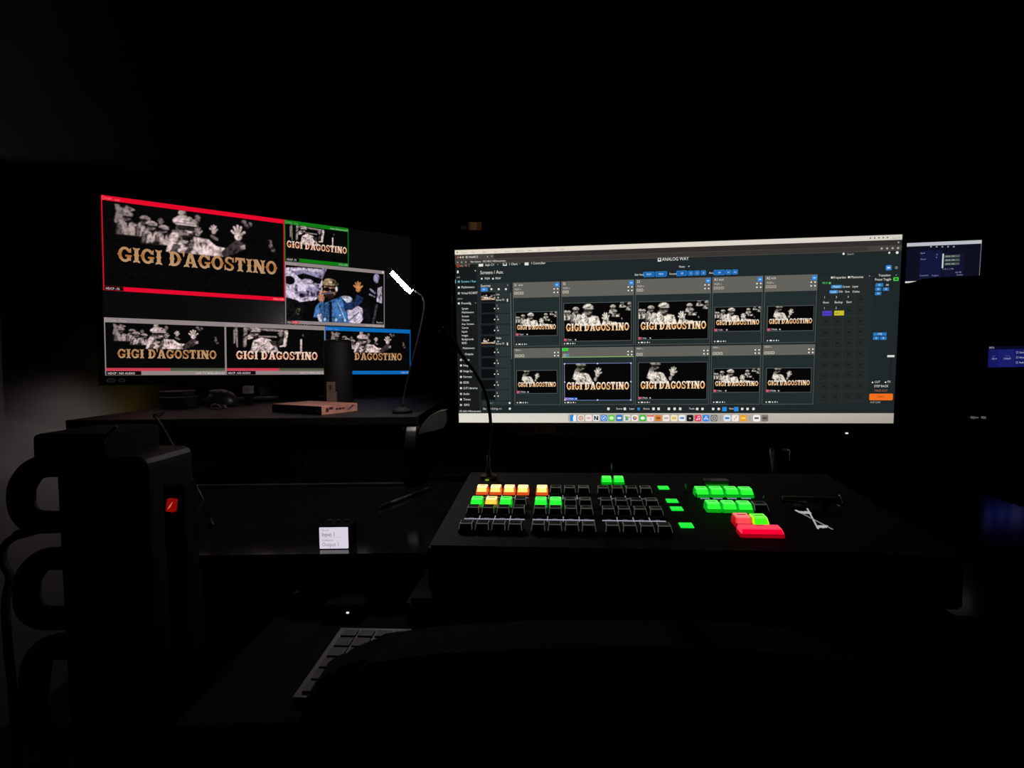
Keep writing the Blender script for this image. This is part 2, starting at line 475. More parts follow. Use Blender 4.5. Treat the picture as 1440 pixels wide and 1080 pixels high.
def pic_framed_man(tone):
    p = Paint(1.85, 130, 11)
    p.clip = p.Y < .56
    dim = [c * .4 for c in tone]
    p.poly([(.16, .0), (.20, .0), (.20, .46), (.18, .46)], dim, .5); p.cap(.145, .02, .14, .36, .014, dim, .6)
    p.cap(.33, .03, 1.08, .05, .022, dim, .5); p.cap(1.10, .06, 1.06, .40, .03, tone, .5); p.cap(1.06, .40, .98, .42, .016, tone)
    p.cap(.34, .03, .32, .42, .03, dim, .7)
    p.cap(.55, .20, .90, .20, .014, dim)
    p.poly([(.42, .56), (.48, .30), (.62, .22), (.78, .26), (.90, .40), (.95, .56)], tone, .5)
    p.poly([(.76, .30), (.95, .30), (1.0, .20), (1.05, .24), (.96, .42), (.82, .40)], [c * .05 for c in tone], .5)
    p.man(.50, .115, .105, tone, body=False)
    p.hand(.99, .16, .05, dim, 4)
    p.cap(1.385, .25, 1.385, .56, .016, tone); p.ell(1.42, .14, .016, .03, [c * .12 for c in tone])
    return p.mesh('framed_man_picture')
def pic_crowd(tone):
    p = Paint(1.86, 130, 21)
    p.clip = p.Y < .60
    d = [c * .72 for c in tone]
    for x, y, k in ((.04, .25, .055), (.14, .25, .05)): p.man(x, y, k, d)
    p.man(.33, .20, .085, d)
    p.poly([(.44, .60), (.50, .42), (.72, .32), (.95, .36), (1.04, .60)], tone, .6)
    p.man(.67, .20, .145, tone, body=False)
    p.ell(.40, .50, .09, .09, tone, .7)
    for x, y, k in ((1.36, .15, .075), (1.50, .33, .06), (1.62, .03, .055), (1.83, .08, .07), (1.42, .26, .06)):
        p.man(x, y, k, d, True)
        p.put((abs(p.X - x) < k * 3) & (p.Y > y + k * 1.9) & (p.Y < y + k * 5) & (p.Y < .60), (0.002,) * 3)
    p.hand(1.19, .45, .095, tone, -14); p.poly([(1.06, .60), (1.10, .44), (1.30, .50), (1.46, .52), (1.5, .60)], tone, .7)
    return p.mesh('crowd_picture')
def pic_single(tone):
    p = Paint(1.84, 130, 31)
    p.clip = p.Y < .56
    p.poly([(.30, .56), (.36, .30), (.50, .24), (.66, .28), (.76, .44), (.80, .56)], tone, .55)
    p.poly([(.22, .40), (.30, .18), (.42, .18), (.40, .36), (.30, .46)], tone, .8)
    p.man(.45, .09, .135, [c * .7 for c in tone], body=False)
    p.hand(.92, .30, .095, tone, 16); p.ell(.87, .43, .05, .06, [c * .5 for c in tone], .7)
    return p.mesh('single_man_picture')
def pic_colour():
    p = Paint(1.76, 170, 41)
    wt = rgb('#c9bcd2'); wd = rgb('#8f86a6'); dk = rgb('#0b0b10')
    # huge black and white face on the stage screen behind
    p.poly([(0, .05), (.30, .02), (.62, .02), (.62, .42), (.50, .60), (.20, .66), (0, .58)], wt, .55)
    p.poly([(.10, .10), (.30, .06), (.66, .10), (.62, .20), (.30, .13), (.16, .18)], wd, .5)
    p.poly([(.18, .17), (.30, .12), (.62, .20), (.58, .30), (.50, .28), (.42, .32), (.22, .22)], dk, .3)
    p.ell(.06, .27, .09, .08, dk, .4); p.ell(.36, .27, .10, .05, wt, .3); p.ell(.48, .45, .15, .10, wd, .9)
    p.ell(.30, .50, .16, .05, wd, .8); p.poly([(0, .58), (.18, .62), (.30, .70), (.28, 1), (0, 1)], rgb('#121216'), .4)
    p.poly([(.62, .0), (.70, .0), (.66, .10), (.60, .16)], wd, .6)
    p.ell(.21, .83, .05, .06, rgb('#4a4636'), .9)
    # white jacket on the right of the man
    p.poly([(1.0, .72), (1.26, .66), (1.40, .74), (1.36, .90), (1.30, 1.0), (1.06, 1.0)], rgb('#d3c4dc'), .35)
    p.cap(1.10, .95, 1.28, .78, .012, rgb('#6a6378')); p.ell(1.04, .55, .12, .07, rgb('#c4c8d8'), .4)
    # blue jacket
    jb = rgb('#3f6ea6'); jd = rgb('#1d3157')
    p.poly([(.46, .92), (.50, .72), (.60, .60), (.66, .66), (.62, .92)], jb, .5)
    p.poly([(.60, 1.0), (.62, .66), (.78, .58), (.96, .50), (1.03, .64), (1.10, 1.0)], jb, .45)
    p.poly([(.96, .52), (1.06, .62), (1.20, .56), (1.24, .44), (1.36, .50), (1.34, .58), (1.16, .74), (1.02, .76)], jd, .5)
    p.poly([(.74, .62), (.78, .60), (.78, 1.0), (.73, 1.0)], rgb('#0e1322'), .2)
    p.cap(.90, .62, 1.02, .94, .008, rgb('#9ab6d8')); p.cap(.66, .70, .64, .96, .008, jd); p.ell(.93, .86, .016, .02, rgb('#d8e0f0'))
    for x in (.66, .86, 1.02): p.ell(x, .95, .02, .03, rgb('#c8cfe0'))
    p.poly([(.52, .88), (.60, .84), (.60, 1), (.56, 1)], rgb('#cfc8da'), .4)
    # head, cap, raised hands
    sk = rgb('#c98a68'); tn = rgb('#9a8464')
    p.ell(.755, .40, .115, .125, sk, .3); p.ell(.74, .50, .085, .075, rgb('#2a1d18'), .6)
    p.ell(.755, .28, .15, .065, tn, .6)
    p.ell(.75, .23, .11, .05, tn, .5); p.ell(.78, .325, .135, .022, rgb('#3a2c24'), .3); p.ell(.70, .385, .060, .040, dk); p.ell(.81, .390, .056, .038, dk); p.cap(.66, .375, .86, .38, .010, dk); p.ell(.76, .245, .035, .026, rgb('#d8c49a'))
    p.ell(.60, .56, .055, .075, sk, .4); p.cap(.60, .50, .66, .44, .022, sk); p.cap(.58, .52, .60, .43, .02, sk); p.cap(.62, .47, .78, .44, .02, rgb('#55505a'))
    p.ell(.87, .37, .02, .05, rgb('#d8d4dc'))
    p.hand(1.27, .34, .075, rgb('#cf8a55'), 2, .6)
    # right edge of the stage screen
    p.ell(1.62, .10, .06, .09, wd, .9); p.poly([(1.64, .28), (1.72, .25), (1.72, .58), (1.62, .55)], wt, .4)
    p.cap(1.50, .32, 1.60, .40, .018, wd, .6); p.cap(1.48, .42, 1.58, .46, .014, wd, .6); p.ell(1.68, .16, .03, .08, dk)
    p.cap(1.62, .62, 1.55, .98, .02, rgb('#3a3a44'), .5); p.poly([(1.34, .60), (1.50, .62), (1.48, 1), (1.36, 1)], rgb('#101014'), .3)
    return p.mesh('stage_colour_picture')

PINKWHITE = rgb('#d8c0be')
PIC_MEN = pic_row_of_men(PINKWHITE)
PIC_FRAMED = pic_framed_man(rgb('#dcc6c2'))
PIC_CROWD = pic_crowd(rgb('#e8ded0'))
PIC_SINGLE = pic_single(rgb('#d6cdc0'))
PIC_COLOUR = pic_colour()
def picture(me, parent, x0, z1, x1, z0, layer):
    o = link_mesh('picture', me, FINE, parent); o.location = (x0, -LAYER * layer, z1); o.scale = (x1 - x0, 1, z1 - z0); return o
def title(me, parent, x0, z0, x1, z1, layer):
    o = link_mesh('title_lettering', me, FINE, parent); o.location = (x0, -LAYER * layer, z0); o.scale = (x1 - x0, 1, z1 - z0); return o

def frame_matrix(c, yaw, lean=0.0, roll=0.0):
    """x right, y away from the viewer, z up, for an upright panel"""
    u0 = Vector((math.cos(yaw), -math.sin(yaw), 0)); n = Vector((math.sin(yaw), math.cos(yaw), 0))
    up0 = Vector((0, 0, 1)) * math.cos(lean) - n * math.sin(lean)
    u = u0 * math.cos(roll) + up0 * math.sin(roll); up = up0 * math.cos(roll) - u0 * math.sin(roll)
    y = up.cross(u)
    return Matrix(((u.x, y.x, up.x, c.x), (u.y, y.y, up.y, c.y), (u.z, y.z, up.z, c.z), (0, 0, 0, 1)))

# ------------------------------------------------------------------ room
DZ = 0.764                                   # desk top height
WALLM = mat('painted_wall', (0.25, 0.232, 0.226), 0.85, scale=8, var=0.12)
DARKWALL = mat('black_drape_wall', (0.012, 0.011, 0.010), 0.9, scale=20)
FLOORM = mat('dark_carpet', (0.008, 0.007, 0.007), 0.95, scale=120, bump=0.4)
struct('floor', box(BM(), -1.5, 2.8, -1.2, 3.2, -0.05, 0.0), FLOORM)
struct('ceiling', box(BM(), -1.5, 2.8, -1.2, 3.2, 2.5, 2.55), DARKWALL)
struct('wall_left', box(BM(), -1.50, -1.45, -1.2, 3.2, 0.0, 2.5), WALLM)
struct('wall_back', box(BM(), -1.5, 2.8, 3.2, 3.25, 0.0, 2.5), DARKWALL)
struct('wall_right', box(BM(), 2.8, 2.85, -1.2, 3.2, 0.0, 2.5), DARKWALL)

# ------------------------------------------------------------------ desk: deep centre board, shallower left board
YAW = 0.0939
DU, DV = Vector((math.cos(YAW), -math.sin(YAW))), Vector((math.sin(YAW), math.cos(YAW)))
cornr = at_z(568, 844, DZ).xy
def desk_pt(a, b): return tuple(cornr + DU * a + DV * b)
desk = tag(empty('control_desk', (0, 0.7, 0)), 'long black control desk under the monitor and the button console', 'desk')
def dpart(name, bm, m, smooth=False):
    o = build(name, bm, m, None, smooth); o.parent = desk; o.matrix_parent_inverse = Matrix.Translation((0, -0.7, 0)); return o
left_edge = at_z(470, 780, DZ).y
pts = [desk_pt(0, 0), desk_pt(0.95, 0), desk_pt(0.95, 1.25), desk_pt(0.0, 1.25)]
bm = prism(BM(), pts, DZ - 0.036, DZ)
bmesh.ops.bevel(bm, geom=list(bm.edges), offset=0.006, segments=2, affect='EDGES')
dpart('centre_board', bm, DESKM)
b2 = desk_pt(-0.002, 0.16)
pts = [(-0.54, left_edge), (cornr.x + 0.012, left_edge), (cornr.x + 0.12, 1.83), (-1.02, 1.83), (-1.02, 1.27)]
bm = prism(BM(), pts, DZ - 0.036, DZ)
bmesh.ops.bevel(bm, geom=list(bm.edges), offset=0.003, segments=2, affect='EDGES')
dpart('left_board', bm, DESKM)
for x, y in ((-0.98, 1.78), (-0.66, 0.92), (0.15, 1.45), (0.85, 0.55), (0.95, 1.4), (-0.02, 0.65)):
    dpart('leg', box(BM(), x - .025, x + .025, y - .025, y + .025, 0, DZ - 0.036, 0.004), MATTE)
TRAYZ = 0.704
o = dpart('keyboard_tray', box(BM(), -0.30, 0.55, 0.435, 0.66, TRAYZ - 0.016, TRAYZ, 0.003), CLOTH)
for x in (-0.27, 0.51):
    dpart('tray_bracket', box(BM(), x - .012, x + .012, 0.64, 0.75, TRAYZ - 0.016, DZ - 0.036, 0.002), MATTE)

SZ = CAM.z - 0.112                           # top of the riser that carries the display
# ------------------------------------------------------------------ wall display with the multiview
TVS = 1.1
TW, TH = 0.7462 * TVS, 0.42 * TVS
tvm = frame_matrix(CAM + Vector((-0.6324, 1.3963, 0.1793)) * TVS, -0.5265, 0.0044, -0.0189)
tv = tag(empty('video_wall_display', mx=tvm), 'large angled television showing six bordered video windows of a performer', 'television')
def T(u, v): return ((u - .5) * TW, (.5 - v) * TH)
build('housing', box(BM(), -TW / 2 - .014, TW / 2 + .014, 0.004, 0.040, -TH / 2 - .026, TH / 2 + .014, 0.006, 3), BLACK, tv)
bm = BM()
for a in ((-TW / 2 - .014, -TW / 2 - .001, -TH / 2 - .026, TH / 2 + .014), (TW / 2 + .001, TW / 2 + .014, -TH / 2 - .026, TH / 2 + .014),
          (-TW / 2 - .001, TW / 2 + .001, TH / 2 + .001, TH / 2 + .014), (-TW / 2 - .001, TW / 2 + .001, -TH / 2 - .026, -TH / 2 - .001)):
    box(bm, a[0], a[1], -0.002, 0.010, a[2], a[3], 0.0015)
build('bezel', bm, GLOSS, tv)
scr = emit('display_black_level', (0.9, 0.85, 1.0), 0.0030, 'NONE', 0.004, 0.25)
build('screen', box(BM(), -TW / 2, TW / 2, 0.0012, 0.006, -TH / 2, TH / 2), scr, tv)
cv = Canvas()
for k, s in enumerate((.010, .008)):
    cx, cz = -TW / 2 + .012 + k * .022, -TH / 2 - .013
    cv.disc(cx, cz, s, rgb('#1c1a1a'), 1, 14, s * .6); cv.disc(cx, cz, s * .7, rgb('#0a0a0a'), 2, 14, s * .35)
o = cv.build('maker_badge', tv); o.location.y = -0.0022
fz = SZ - tvm.translation.z + .012
bm = box(BM(), -.20, .20, -.02, 0.14, fz - .008, fz + .004, .004); box(bm, -.05, .05, 0.042, 0.09, fz, -.05, .004)
tvstand = build('stand', bm, BLACK, tv)

def tile(name, u0, v0, u1, v1, frame, pic, ttl, head, foot_l, foot_r, bar=.0122, tu=(.07, .957), tv_=(.52, .70), mute=False, label=None, picrect=None):
    cv = Canvas()
    x0, z1 = T(u0, v0); x1, z0 = T(u1, v1); H = z1 - z0; W = x1 - x0
    hb = bar
    t = .0022
    cv.rect(x0, z0, x1, z1, rgb('#08080a'), 1)
    cv.rect(x0, z1 - hb, x1, z1, frame, 2); cv.rect(x0, z0, x1, z0 + hb * .92, frame, 2)
    cv.rect(x0, z0, x0 + t, z1, frame, 2); cv.rect(x1 - t, z0, x1, z1, frame, 2)
    fr = cv.build('video_window', tv, label=label)
    ix0, ix1, iz0, iz1 = x0 + t, x1 - t, z0 + hb * .92, z1 - hb
    tx = Canvas(); s = hb * .82
    wt = rgb('#e6d6d6'); pk = tuple(min(1, f * 1.0 + .18) for f in frame)
    tx.border(x0 + .002, z1 - hb + .0012, x0 + .006, z1 - .0014, .0006, pk, 3)
    tx.text(x0 + .008, z1 - hb * .80, head, s * .8, pk, 3)
    wl = text_geo(foot_l)[2] * s * .78
    tx.rect(x0 + t, z0 + .0006, x0 + t + wl + .006, z0 + hb * .9, rgb('#120608'), 3)
    tx.text(x0 + t + .003, z0 + hb * .2, foot_l, s * .78, wt, 4)
    tx.text(x1 - .003, z0 + hb * .2, foot_r, s * .8, tuple(min(1, f + .35) for f in frame), 4, 1.0)
    if mute:
        tx.rect(ix0, iz0, ix0 + (ix1 - ix0) * .515, iz0 + hb * .62, rgb('#c83a50'), 3)
        tx.rect(ix0 + (ix1 - ix0) * .515, iz0, ix1, iz0 + hb * .62, rgb('#4d5541'), 3)
    tx.build('caption', fr, FINE)
    pr = picrect or (0, 0, 1, 1)
    pw, ph = ix1 - ix0, iz1 - iz0
    picture(pic, fr, ix0 + pr[0] * pw, iz1 - pr[1] * ph, ix0 + pr[2] * pw, iz1 - pr[3] * ph, 2)
    if ttl:
        title(ttl, fr, ix0 + tu[0] * pw, iz1 - tv_[1] * ph, ix0 + tu[1] * pw, iz1 - tv_[0] * ph, 4)
    return fr
GR = rgb('#8d8281')
f = tile('red', 0, 0, .5245, .524, rgb('#e30a2c'), PIC_MEN, TITLE_TAN, 'PGM - Line', 'HDCP : FS', '1920x1080', label='red bordered video window')
f = tile('green', .5255, 0, .7525, .262, rgb('#0f7a14'), PIC_FRAMED, TITLE_PINK, 'PRW - Line', 'HDCP : FS', '1920x1080', bar=.0116, tu=(.02, .985), tv_=(.49, .70), label='green bordered video window', picrect=(-.08 + .08, 0, 1, 1))
cv = Canvas(); cv.text(T(.750, 0)[0], T(0, .0205)[1], 'Source (Media Server) FS', .0062, rgb('#bfe0bf'), 4, 1.0); cv.build('corner_caption', f, FINE)
f = tile('grey', .5255, .2655, .8925, .667, GR, PIC_COLOUR, None, 'CAM - IN', 'HDCP', 'UHD TV 3840p 60Hz 4:2', bar=.0106, label='grey bordered video window in colour')
cv = Canvas(); x, z = T(.5255, .667); cv.rect(x + .018, z + .001, x + .038, z + .0085, rgb('#c93a44'), 5); cv.text(x + .0195, z + .0028, 'MUTED', .0052, rgb('#f0c0c0'), 6)
cv.text(T(.885, 0)[0], z + .0135, 'Resolve', .008, rgb('#b8b4b8'), 5, 1.0); x, z = T(.8925, .2655); cv.rect(x - .008, z - .0085, x - .003, z - .0015, rgb('#d0c8c8'), 5)
cv.build('badge', f, FINE)
tile('grey', 0, .675, .333, 1.0, GR, PIC_MEN, TITLE_TAN, '1CH6 - Media', 'HDCP : NO AUDIO', 'UHD TV 3840p 60Hz 4:2', bar=.0125, tu=(.09, .925), tv_=(.54, .735), mute=True, label='grey bordered video window with red level bar at far left')
tile('grey', .333, .675, .6635, 1.0, GR, PIC_FRAMED, TITLE_PINK, '1CH6 - Analog', 'HDCP : NO AUDIO', 'UHD TV 3840p 60Hz 4:2', bar=.0125, tu=(.09, .925), tv_=(.54, .735), mute=True, label='grey bordered video window with red level bar in the middle')
tile('blue', .6635, .675, 1.0, 1.0, rgb('#0b66b4'), PIC_MEN, TITLE_TAN, 'AUX - Line', 'FS', '1920x1080', bar=.0125, tu=(.085, .90), tv_=(.535, .725), label='blue bordered video window')

# slim LED lamp on an arm above the right end of the riser
LY0 = 1.02
p0, p1 = at_y(551, 383, LY0), at_y(576, 409, LY0)
foot = Vector((at_y(566, 585, 1.12).x, 1.12, SZ))
lb = tag(empty('led_desk_lamp', foot), 'small desk lamp with a short slanted bar of white light beside the television', 'lamp')
bm = BM(); n = 14; o_ = foot
tube(bm, [p0 - o_ + (p1 - p0) * (k / n) + Vector((0, 0, .0012 * math.sin(k * 1.9))) for k in range(n + 1)], [.0036 + .0009 * math.sin(k * 2.3) for k in range(n + 1)], 10)
build('led_tube', bm, emit('led_white', (1.0, 0.93, 0.88), 520.0), lb, True)
up_n = (p1 - p0).normalized().cross(Vector((0, 1, 0))).normalized()
if up_n.z < 0: up_n = -up_n
ax_ = (p1 - p0).normalized(); back_n = Vector((0, 1, 0)); bm = BM(); rows = []
for t in (-.06, 1.06):
    rows.append([bm.verts.new(p0 - o_ + (p1 - p0) * t + (-up_n * math.cos(a) + back_n * math.sin(a)) * .0078) for a in [math.radians(46 + 194 * q / 14) for q in range(15)]])
for q in range(14): bm.faces.new((rows[0][q], rows[0][q + 1], rows[1][q + 1], rows[1][q]))
rl = build('added_light_shade', bm, mat('shade_white', (.45, .45, .45), .4), lb, True)  # shade added to keep the lamp's light off the upper wall
sm = rl.modifiers.new('thickness', 'SOLIDIFY'); sm.thickness = .0012; sm.offset = 1
bm = BM(); tube(bm, curve([Vector((0, 0, .012)), Vector((.010, .0, .06)), p1 - o_ + Vector((.022, .04, -.03)), p1 - o_ + up_n * .0085 + Vector((.0, .008, 0))], 6), .0028, 8); build('arm', bm, MATTE, lb, True)
build('foot', lathe(BM(), [(.022, .0005), (.022, .008), (.006, .014)], 24), MATTE, lb, True)

# ------------------------------------------------------------------ ultrawide monitor
MW, MH = 0.797, 0.3335
mnm = frame_matrix(Vector((0.2902, 0.9558, CAM.z + 0.0462)), 0.1078, 0.0395)
mn = tag(empty('ultrawide_monitor', mx=mnm), 'wide black desktop monitor showing a dark control interface with ten preview windows', 'monitor')
MI = mnm.inverted(); MN = (mnm.to_3x3() @ Vector((0, 1, 0))).normalized(); MO = mnm.translation
def M(px, py):
    q = MI @ on_plane(px, py, MO, MN); return (q.x, q.z)
def A2(cx, cy): return M(630 + cx / 3.6, 320 + cy / 3.6)     # measured in an enlarged view of the left half
def A3(cx, cy): return M(940 + cx / 3.6, 320 + cy / 3.6)     # and of the right half
PX = MW / 625.0
build('housing', box(BM(), -MW / 2 - .008, MW / 2 + .008, 0.004, 0.034, -MH / 2 - .024, MH / 2 + .008, 0.006, 3), BLACK, mn)
bm = BM()
for a in ((-MW / 2 - .008, -MW / 2 - .0005, -MH / 2 - .024, MH / 2 + .008), (MW / 2 + .0005, MW / 2 + .008, -MH / 2 - .024, MH / 2 + .008),
          (-MW / 2 - .001, MW / 2 + .001, MH / 2 + .0005, MH / 2 + .008), (-MW / 2 - .001, MW / 2 + .001, -MH / 2 - .024, -MH / 2 - .0005)):
    box(bm, a[0], a[1], -0.0015, 0.008, a[2], a[3], 0.001)
build('bezel', bm, BLACK, mn)
build('screen', box(BM(), -MW / 2, MW / 2, 0.0012, 0.005, -MH / 2, MH / 2), GLASS_OFF, mn)
bm = box(BM(), -.04, .04, .034, .075, -.20, .06, .006)
build('stand_column', bm, BLACK, mn)
bz = (MI @ Vector((MO.x, MO.y, DZ))).z
bm = box(BM(), -.13, .13, .0, .20, bz + .004, bz + .016, .005)
build('stand_foot', bm, BLACK, mn)
x, z = M(1190, 609)
build('power_light', box(BM(), x - .0022, x + .0022, -.003, -.001, z - .0012, z + .0012, .0005), emit('led_cool', (.75, .8, 1.0), 1.2), mn)
x0, z1 = M(752, 598); x1, z0 = M(782, 609)
lab = build('bezel_sticker', box(BM(), x0, x1, -.0022, -.0012, z0, z1), mat('yellow_sticker', (.30, .26, .07), .5), mn, label='yellowish spec sticker')
bm = BM()
for k in range(4): box(bm, x0 + .003, x0 + .03 - .004 * k, -.0025, -.0021, z1 - .0035 - .0028 * k, z1 - .0022 - .0028 * k)
build('sticker_text', bm, MATTE, lab)
bm = BM()
for a in range(9):
    xx, zz = M(676 + a * 8, 603); box(bm, xx, xx + .005, -.002, -.0012, zz, zz + .0018)
build('bezel_markings', bm, mat('dim_grey_print', (.10, .10, .08), .6), mn)

L0, R0_, B0, T0 = -MW / 2, MW / 2, -MH / 2, MH / 2
def VZ(v): return T0 - v * MH
def UX(u): return L0 + u * MW
WH = rgb('#e4e2dc'); LG = rgb('#a9aba6'); BL = rgb('#2f86d8'); BL2 = rgb('#1a64ae'); BG = rgb('#1f2729'); PAN = rgb('#252d2e'); HD = rgb('#63625c')
bgd = Canvas()
bgd.rect(L0, VZ(.945), R0_, VZ(.083), BG, 1)
bgd.build('interface_background', mn)
mb = Canvas()
mb.poly([(L0, VZ(.026)), (R0_, VZ(.026)), (R0_, T0), (L0, T0)], None, 1, [rgb('#e6dccb'), rgb('#d6d0c8'), rgb('#d6d0c8'), rgb('#e6dccb')])
mb.disc(L0 + .005, VZ(.013), .0012, rgb('#222222'), 2)
for k, t in enumerate(('Chrome', 'File', 'Edit', 'View', 'History', 'Bookmarks', 'Profiles', 'Tab', 'Window', 'Help')):
    mb.text(L0 + .012 + k * .021, VZ(.020), t, .0042, rgb('#8f897f'), 2)
for k in range(5): mb.disc(R0_ - .052 + k * .007, VZ(.013), .0014, rgb('#6a665f'), 2)
mb.text(R0_ - .003, VZ(.020), 'Sat 21:43', .0042, rgb('#77736a'), 2, 1.0)
mb.build('menu_bar', mn)
br = Canvas()
br.rect(L0, VZ(.054), R0_, VZ(.026), rgb('#332e2d'), 1); br.rect(L0 + .0, VZ(.054), UX(.095), VZ(.028), rgb('#48453f'), 2)
br.rect(L0, VZ(.083), R0_, VZ(.054), rgb('#45423d'), 2); br.round(UX(.028), VZ(.079), UX(.93), VZ(.058), .003, rgb('#393633'), 3)
for k, c in enumerate(('#e0665a', '#e2c49a', '#b9d0b0')): br.disc(L0 + .006 + .0048 * k, VZ(.041), .0016, rgb(c), 3)
br.disc(L0 + .023, VZ(.041), .0024, LG, 3); br.text(L0 + .027, VZ(.047), 'WebRCS', .0056, WH, 3)
br.text(UX(.078), VZ(.046), 'x', .005, WH, 3); br.text(UX(.088), VZ(.047), '+', .006, WH, 3)
for k in range(3): br.disc(L0 + .005 + .008 * k, VZ(.069), .0014, LG, 4, 6)
br.text(L0 + .030, VZ(.0735), 'Not Secure', .0052, WH, 4); br.text(L0 + .053, VZ(.0735), '192.168.2.140/livescreens', .0052, WH, 4)
for k in range(4): br.disc(R0_ - .006 - .009 * k, VZ(.069), .0019, LG, 4, 8)
br.disc(R0_ - .006, VZ(.040), .0014, LG, 4, 6)
br.build('browser_bar', mn)
# top tool row
tb = Canvas()
def px_rect(cv, f, a, b, c, d, col, layer=2, r=None):
    x0, z1 = f(a, b); x1, z0 = f(c, d)
    if r is None: cv.rect(x0, z0, x1, z1, col, layer)
    else: cv.round(x0, z0, x1, z1, r, col, layer)
def px_text(cv, f, a, b, t, size, col=WH, layer=3, al=0.0):
    x, z = f(a, b); cv.text(x, z - size * .30, t, size, col, layer, al)
px_rect(tb, A2, 155, 184, 178, 197, WH, 2); px_text(tb, A2, 188, 190, 'Aqln C+', .0062); px_text(tb, A2, 250, 188, 'v', .004)
px_rect(tb, A2, 278, 178, 298, 193, WH, 2); px_rect(tb, A2, 281, 181, 295, 188, BG, 3); px_text(tb, A2, 308, 186, '1 Client', .0062); px_text(tb, A2, 360, 184, 'v', .004)
px_rect(tb, A2, 388, 177, 408, 191, WH, 2); px_text(tb, A2, 420, 182, '1 Controller', .0062); px_text(tb, A2, 490, 180, 'v', .004)
px_rect(tb, A2, 1062, 153, 1079, 172, WH, 2, .0006); px_rect(tb, A2, 1066, 157, 1075, 166, BG, 3)
px_text(tb, A2, 1083, 162, 'ANALOG WAY', .0084, WH, 3)
px_text(tb, A2, 163, 229, 'Screens / Aux.', .0092); px_text(tb, A2, 186, 259, 'PGM', .0058); px_text(tb, A2, 240, 258, 'PRW', .0058)
for a in (171, 228): tb.disc(*A2(a, 259), .0018, WH, 3, 8)
px_text(tb, A2, 945, 240, 'Edit View', .0052); px_text(tb, A2, 1120, 235, 'Screens', .0050); px_text(tb, A3, 205, 230, 'Aux.', .0050)
px_text(tb, A3, 52, 199, 'Views', .0054); px_text(tb, A3, 98, 198, '+', .0072)
tool_buttons = []
for f, a, b, c, d, t in ((A2, 988, 225, 1045, 249, 'PGM'), (A2, 1050, 223, 1108, 248, 'PRW'), (A2, 1156, 220, 1188, 245, ''), (A3, 41, 219, 94, 244, 'All'), (A3, 99, 219, 127, 243, 'S1'), (A3, 131, 218, 158, 242, 'S2'),
                        (A3, 163, 217, 190, 241, 'S3'), (A3, 229, 215, 285, 240, 'All'), (A3, 289, 214, 318, 238, 'A1'), (A3, 322, 213, 351, 237, 'A2')):
    q = Canvas(); tool_buttons.append(q); px_rect(q, f, a, b, c, d, BL, 2, .0018); x0, z1 = f(a, b); x1, z0 = f(c, d)
    q.round(x0 + .0008, z0 + .0008, x1 - .0008, z1 - .0008, .0014, BL2, 3); q.text((x0 + x1) / 2, (z0 + z1) / 2 - .0018, t, .005, rgb('#bcdcff'), 4, .5)
tb.disc(*A3(886, 133), .0020, WH, 3, 10); px_text(tb, A3, 904, 135, 'Search', .0048, LG)
tb.disc(*A3(1117, 128), .0018, WH, 3, 8); tb.disc(*A3(1157, 127), .0024, WH, 3, 10)
q = Canvas(); tool_buttons.append(q); px_rect(q, A3, 1100, 191, 1128, 216, BL, 2, .0015); px_rect(q, A3, 1107, 200, 1121, 207, WH, 3); tb.disc(*A3(1153, 203), .0022, LG, 3, 10); tb.disc(*A3(1153, 203), .0014, BG, 4, 10)
tbo = tb.build('tool_row', mn, FINE)
for q in tool_buttons: q.build('tool_button', tbo)
# left menu
sd = Canvas()
x1, _ = A2(150, 500)
sd.rect(L0, VZ(.945), x1, VZ(.083), rgb('#181c1d'), 2)
sd.disc(*A2(51, 194), .0030, rgb('#c4482e'), 3, 12); sd.disc(*A2(51, 194), .0016, rgb('#181c1d'), 4, 10); px_text(sd, A2, 60, 194, 'alta 4K C', .0062, rgb('#b98a7c'))
px_rect(sd, A2, 46, 218, 54, 231, WH, 3); px_text(sd, A2, 134, 220, '+', .007)
px_text(sd, A2, 44, 253, 'LIVE', .0042, LG); px_text(sd, A2, 48, 362, 'SETUP', .0042, LG)
CY = rgb('#7fd0dc')
for i, (a, b, t, ic) in enumerate(((67, 274, 'Screens / Aux.', 1), (67, 303, 'Multiviewers', 1), (67, 333, 'Virtual RC400T', 1), (67, 384, 'Preconfig.', 1), (70, 411, 'System', 0), (70, 430, 'Multiviewers', 0),
        (70, 450, 'Screens', 0), (70, 469, 'Outputs', 0), (70, 489, 'Aux. Screens', 0), (70, 508, 'Canvas', 0), (70, 527, 'Inputs', 0), (70, 547, 'Images', 0), (70, 566, 'Backgrounds', 0), (70, 585, 'EDID', 0),
        (75, 611, 'Multiviewers', 0), (85, 641, 'Outputs', 1), (78, 670, 'Inputs', 1), (78, 698, 'Image', 1), (78, 727, 'Image Lib.', 1), (78, 756, 'Formats', 1), (78, 785, 'EDID', 1), (78, 813, 'LUT Libraries', 1),
        (78, 842, 'Audio', 1), (78, 870, 'Timers', 1), (80, 898, 'GPIO', 1))):
    px_text(sd, A2, a, b, t, .0060 if ic else .0054, CY if i == 0 else WH)
    if ic:
        xx, zz = A2(min(a - 12, 66), b); sd.round(xx - .0018, zz - .0018, xx + .0018, zz + .0018, .0006, CY if i == 0 else WH, 3)
        if i % 2 == 0: sd.rect(xx - .0009, zz - .0009, xx + .0009, zz + .0009, rgb('#181c1d'), 4)
px_rect(sd, A2, 36, 264, 40, 282, CY, 3); px_text(sd, A2, 56, 930, '192.168.2.140/livescreens', .0050, WH); px_text(sd, A2, 138, 382, 'v', .004)
sd.build('side_menu', mn, FINE)
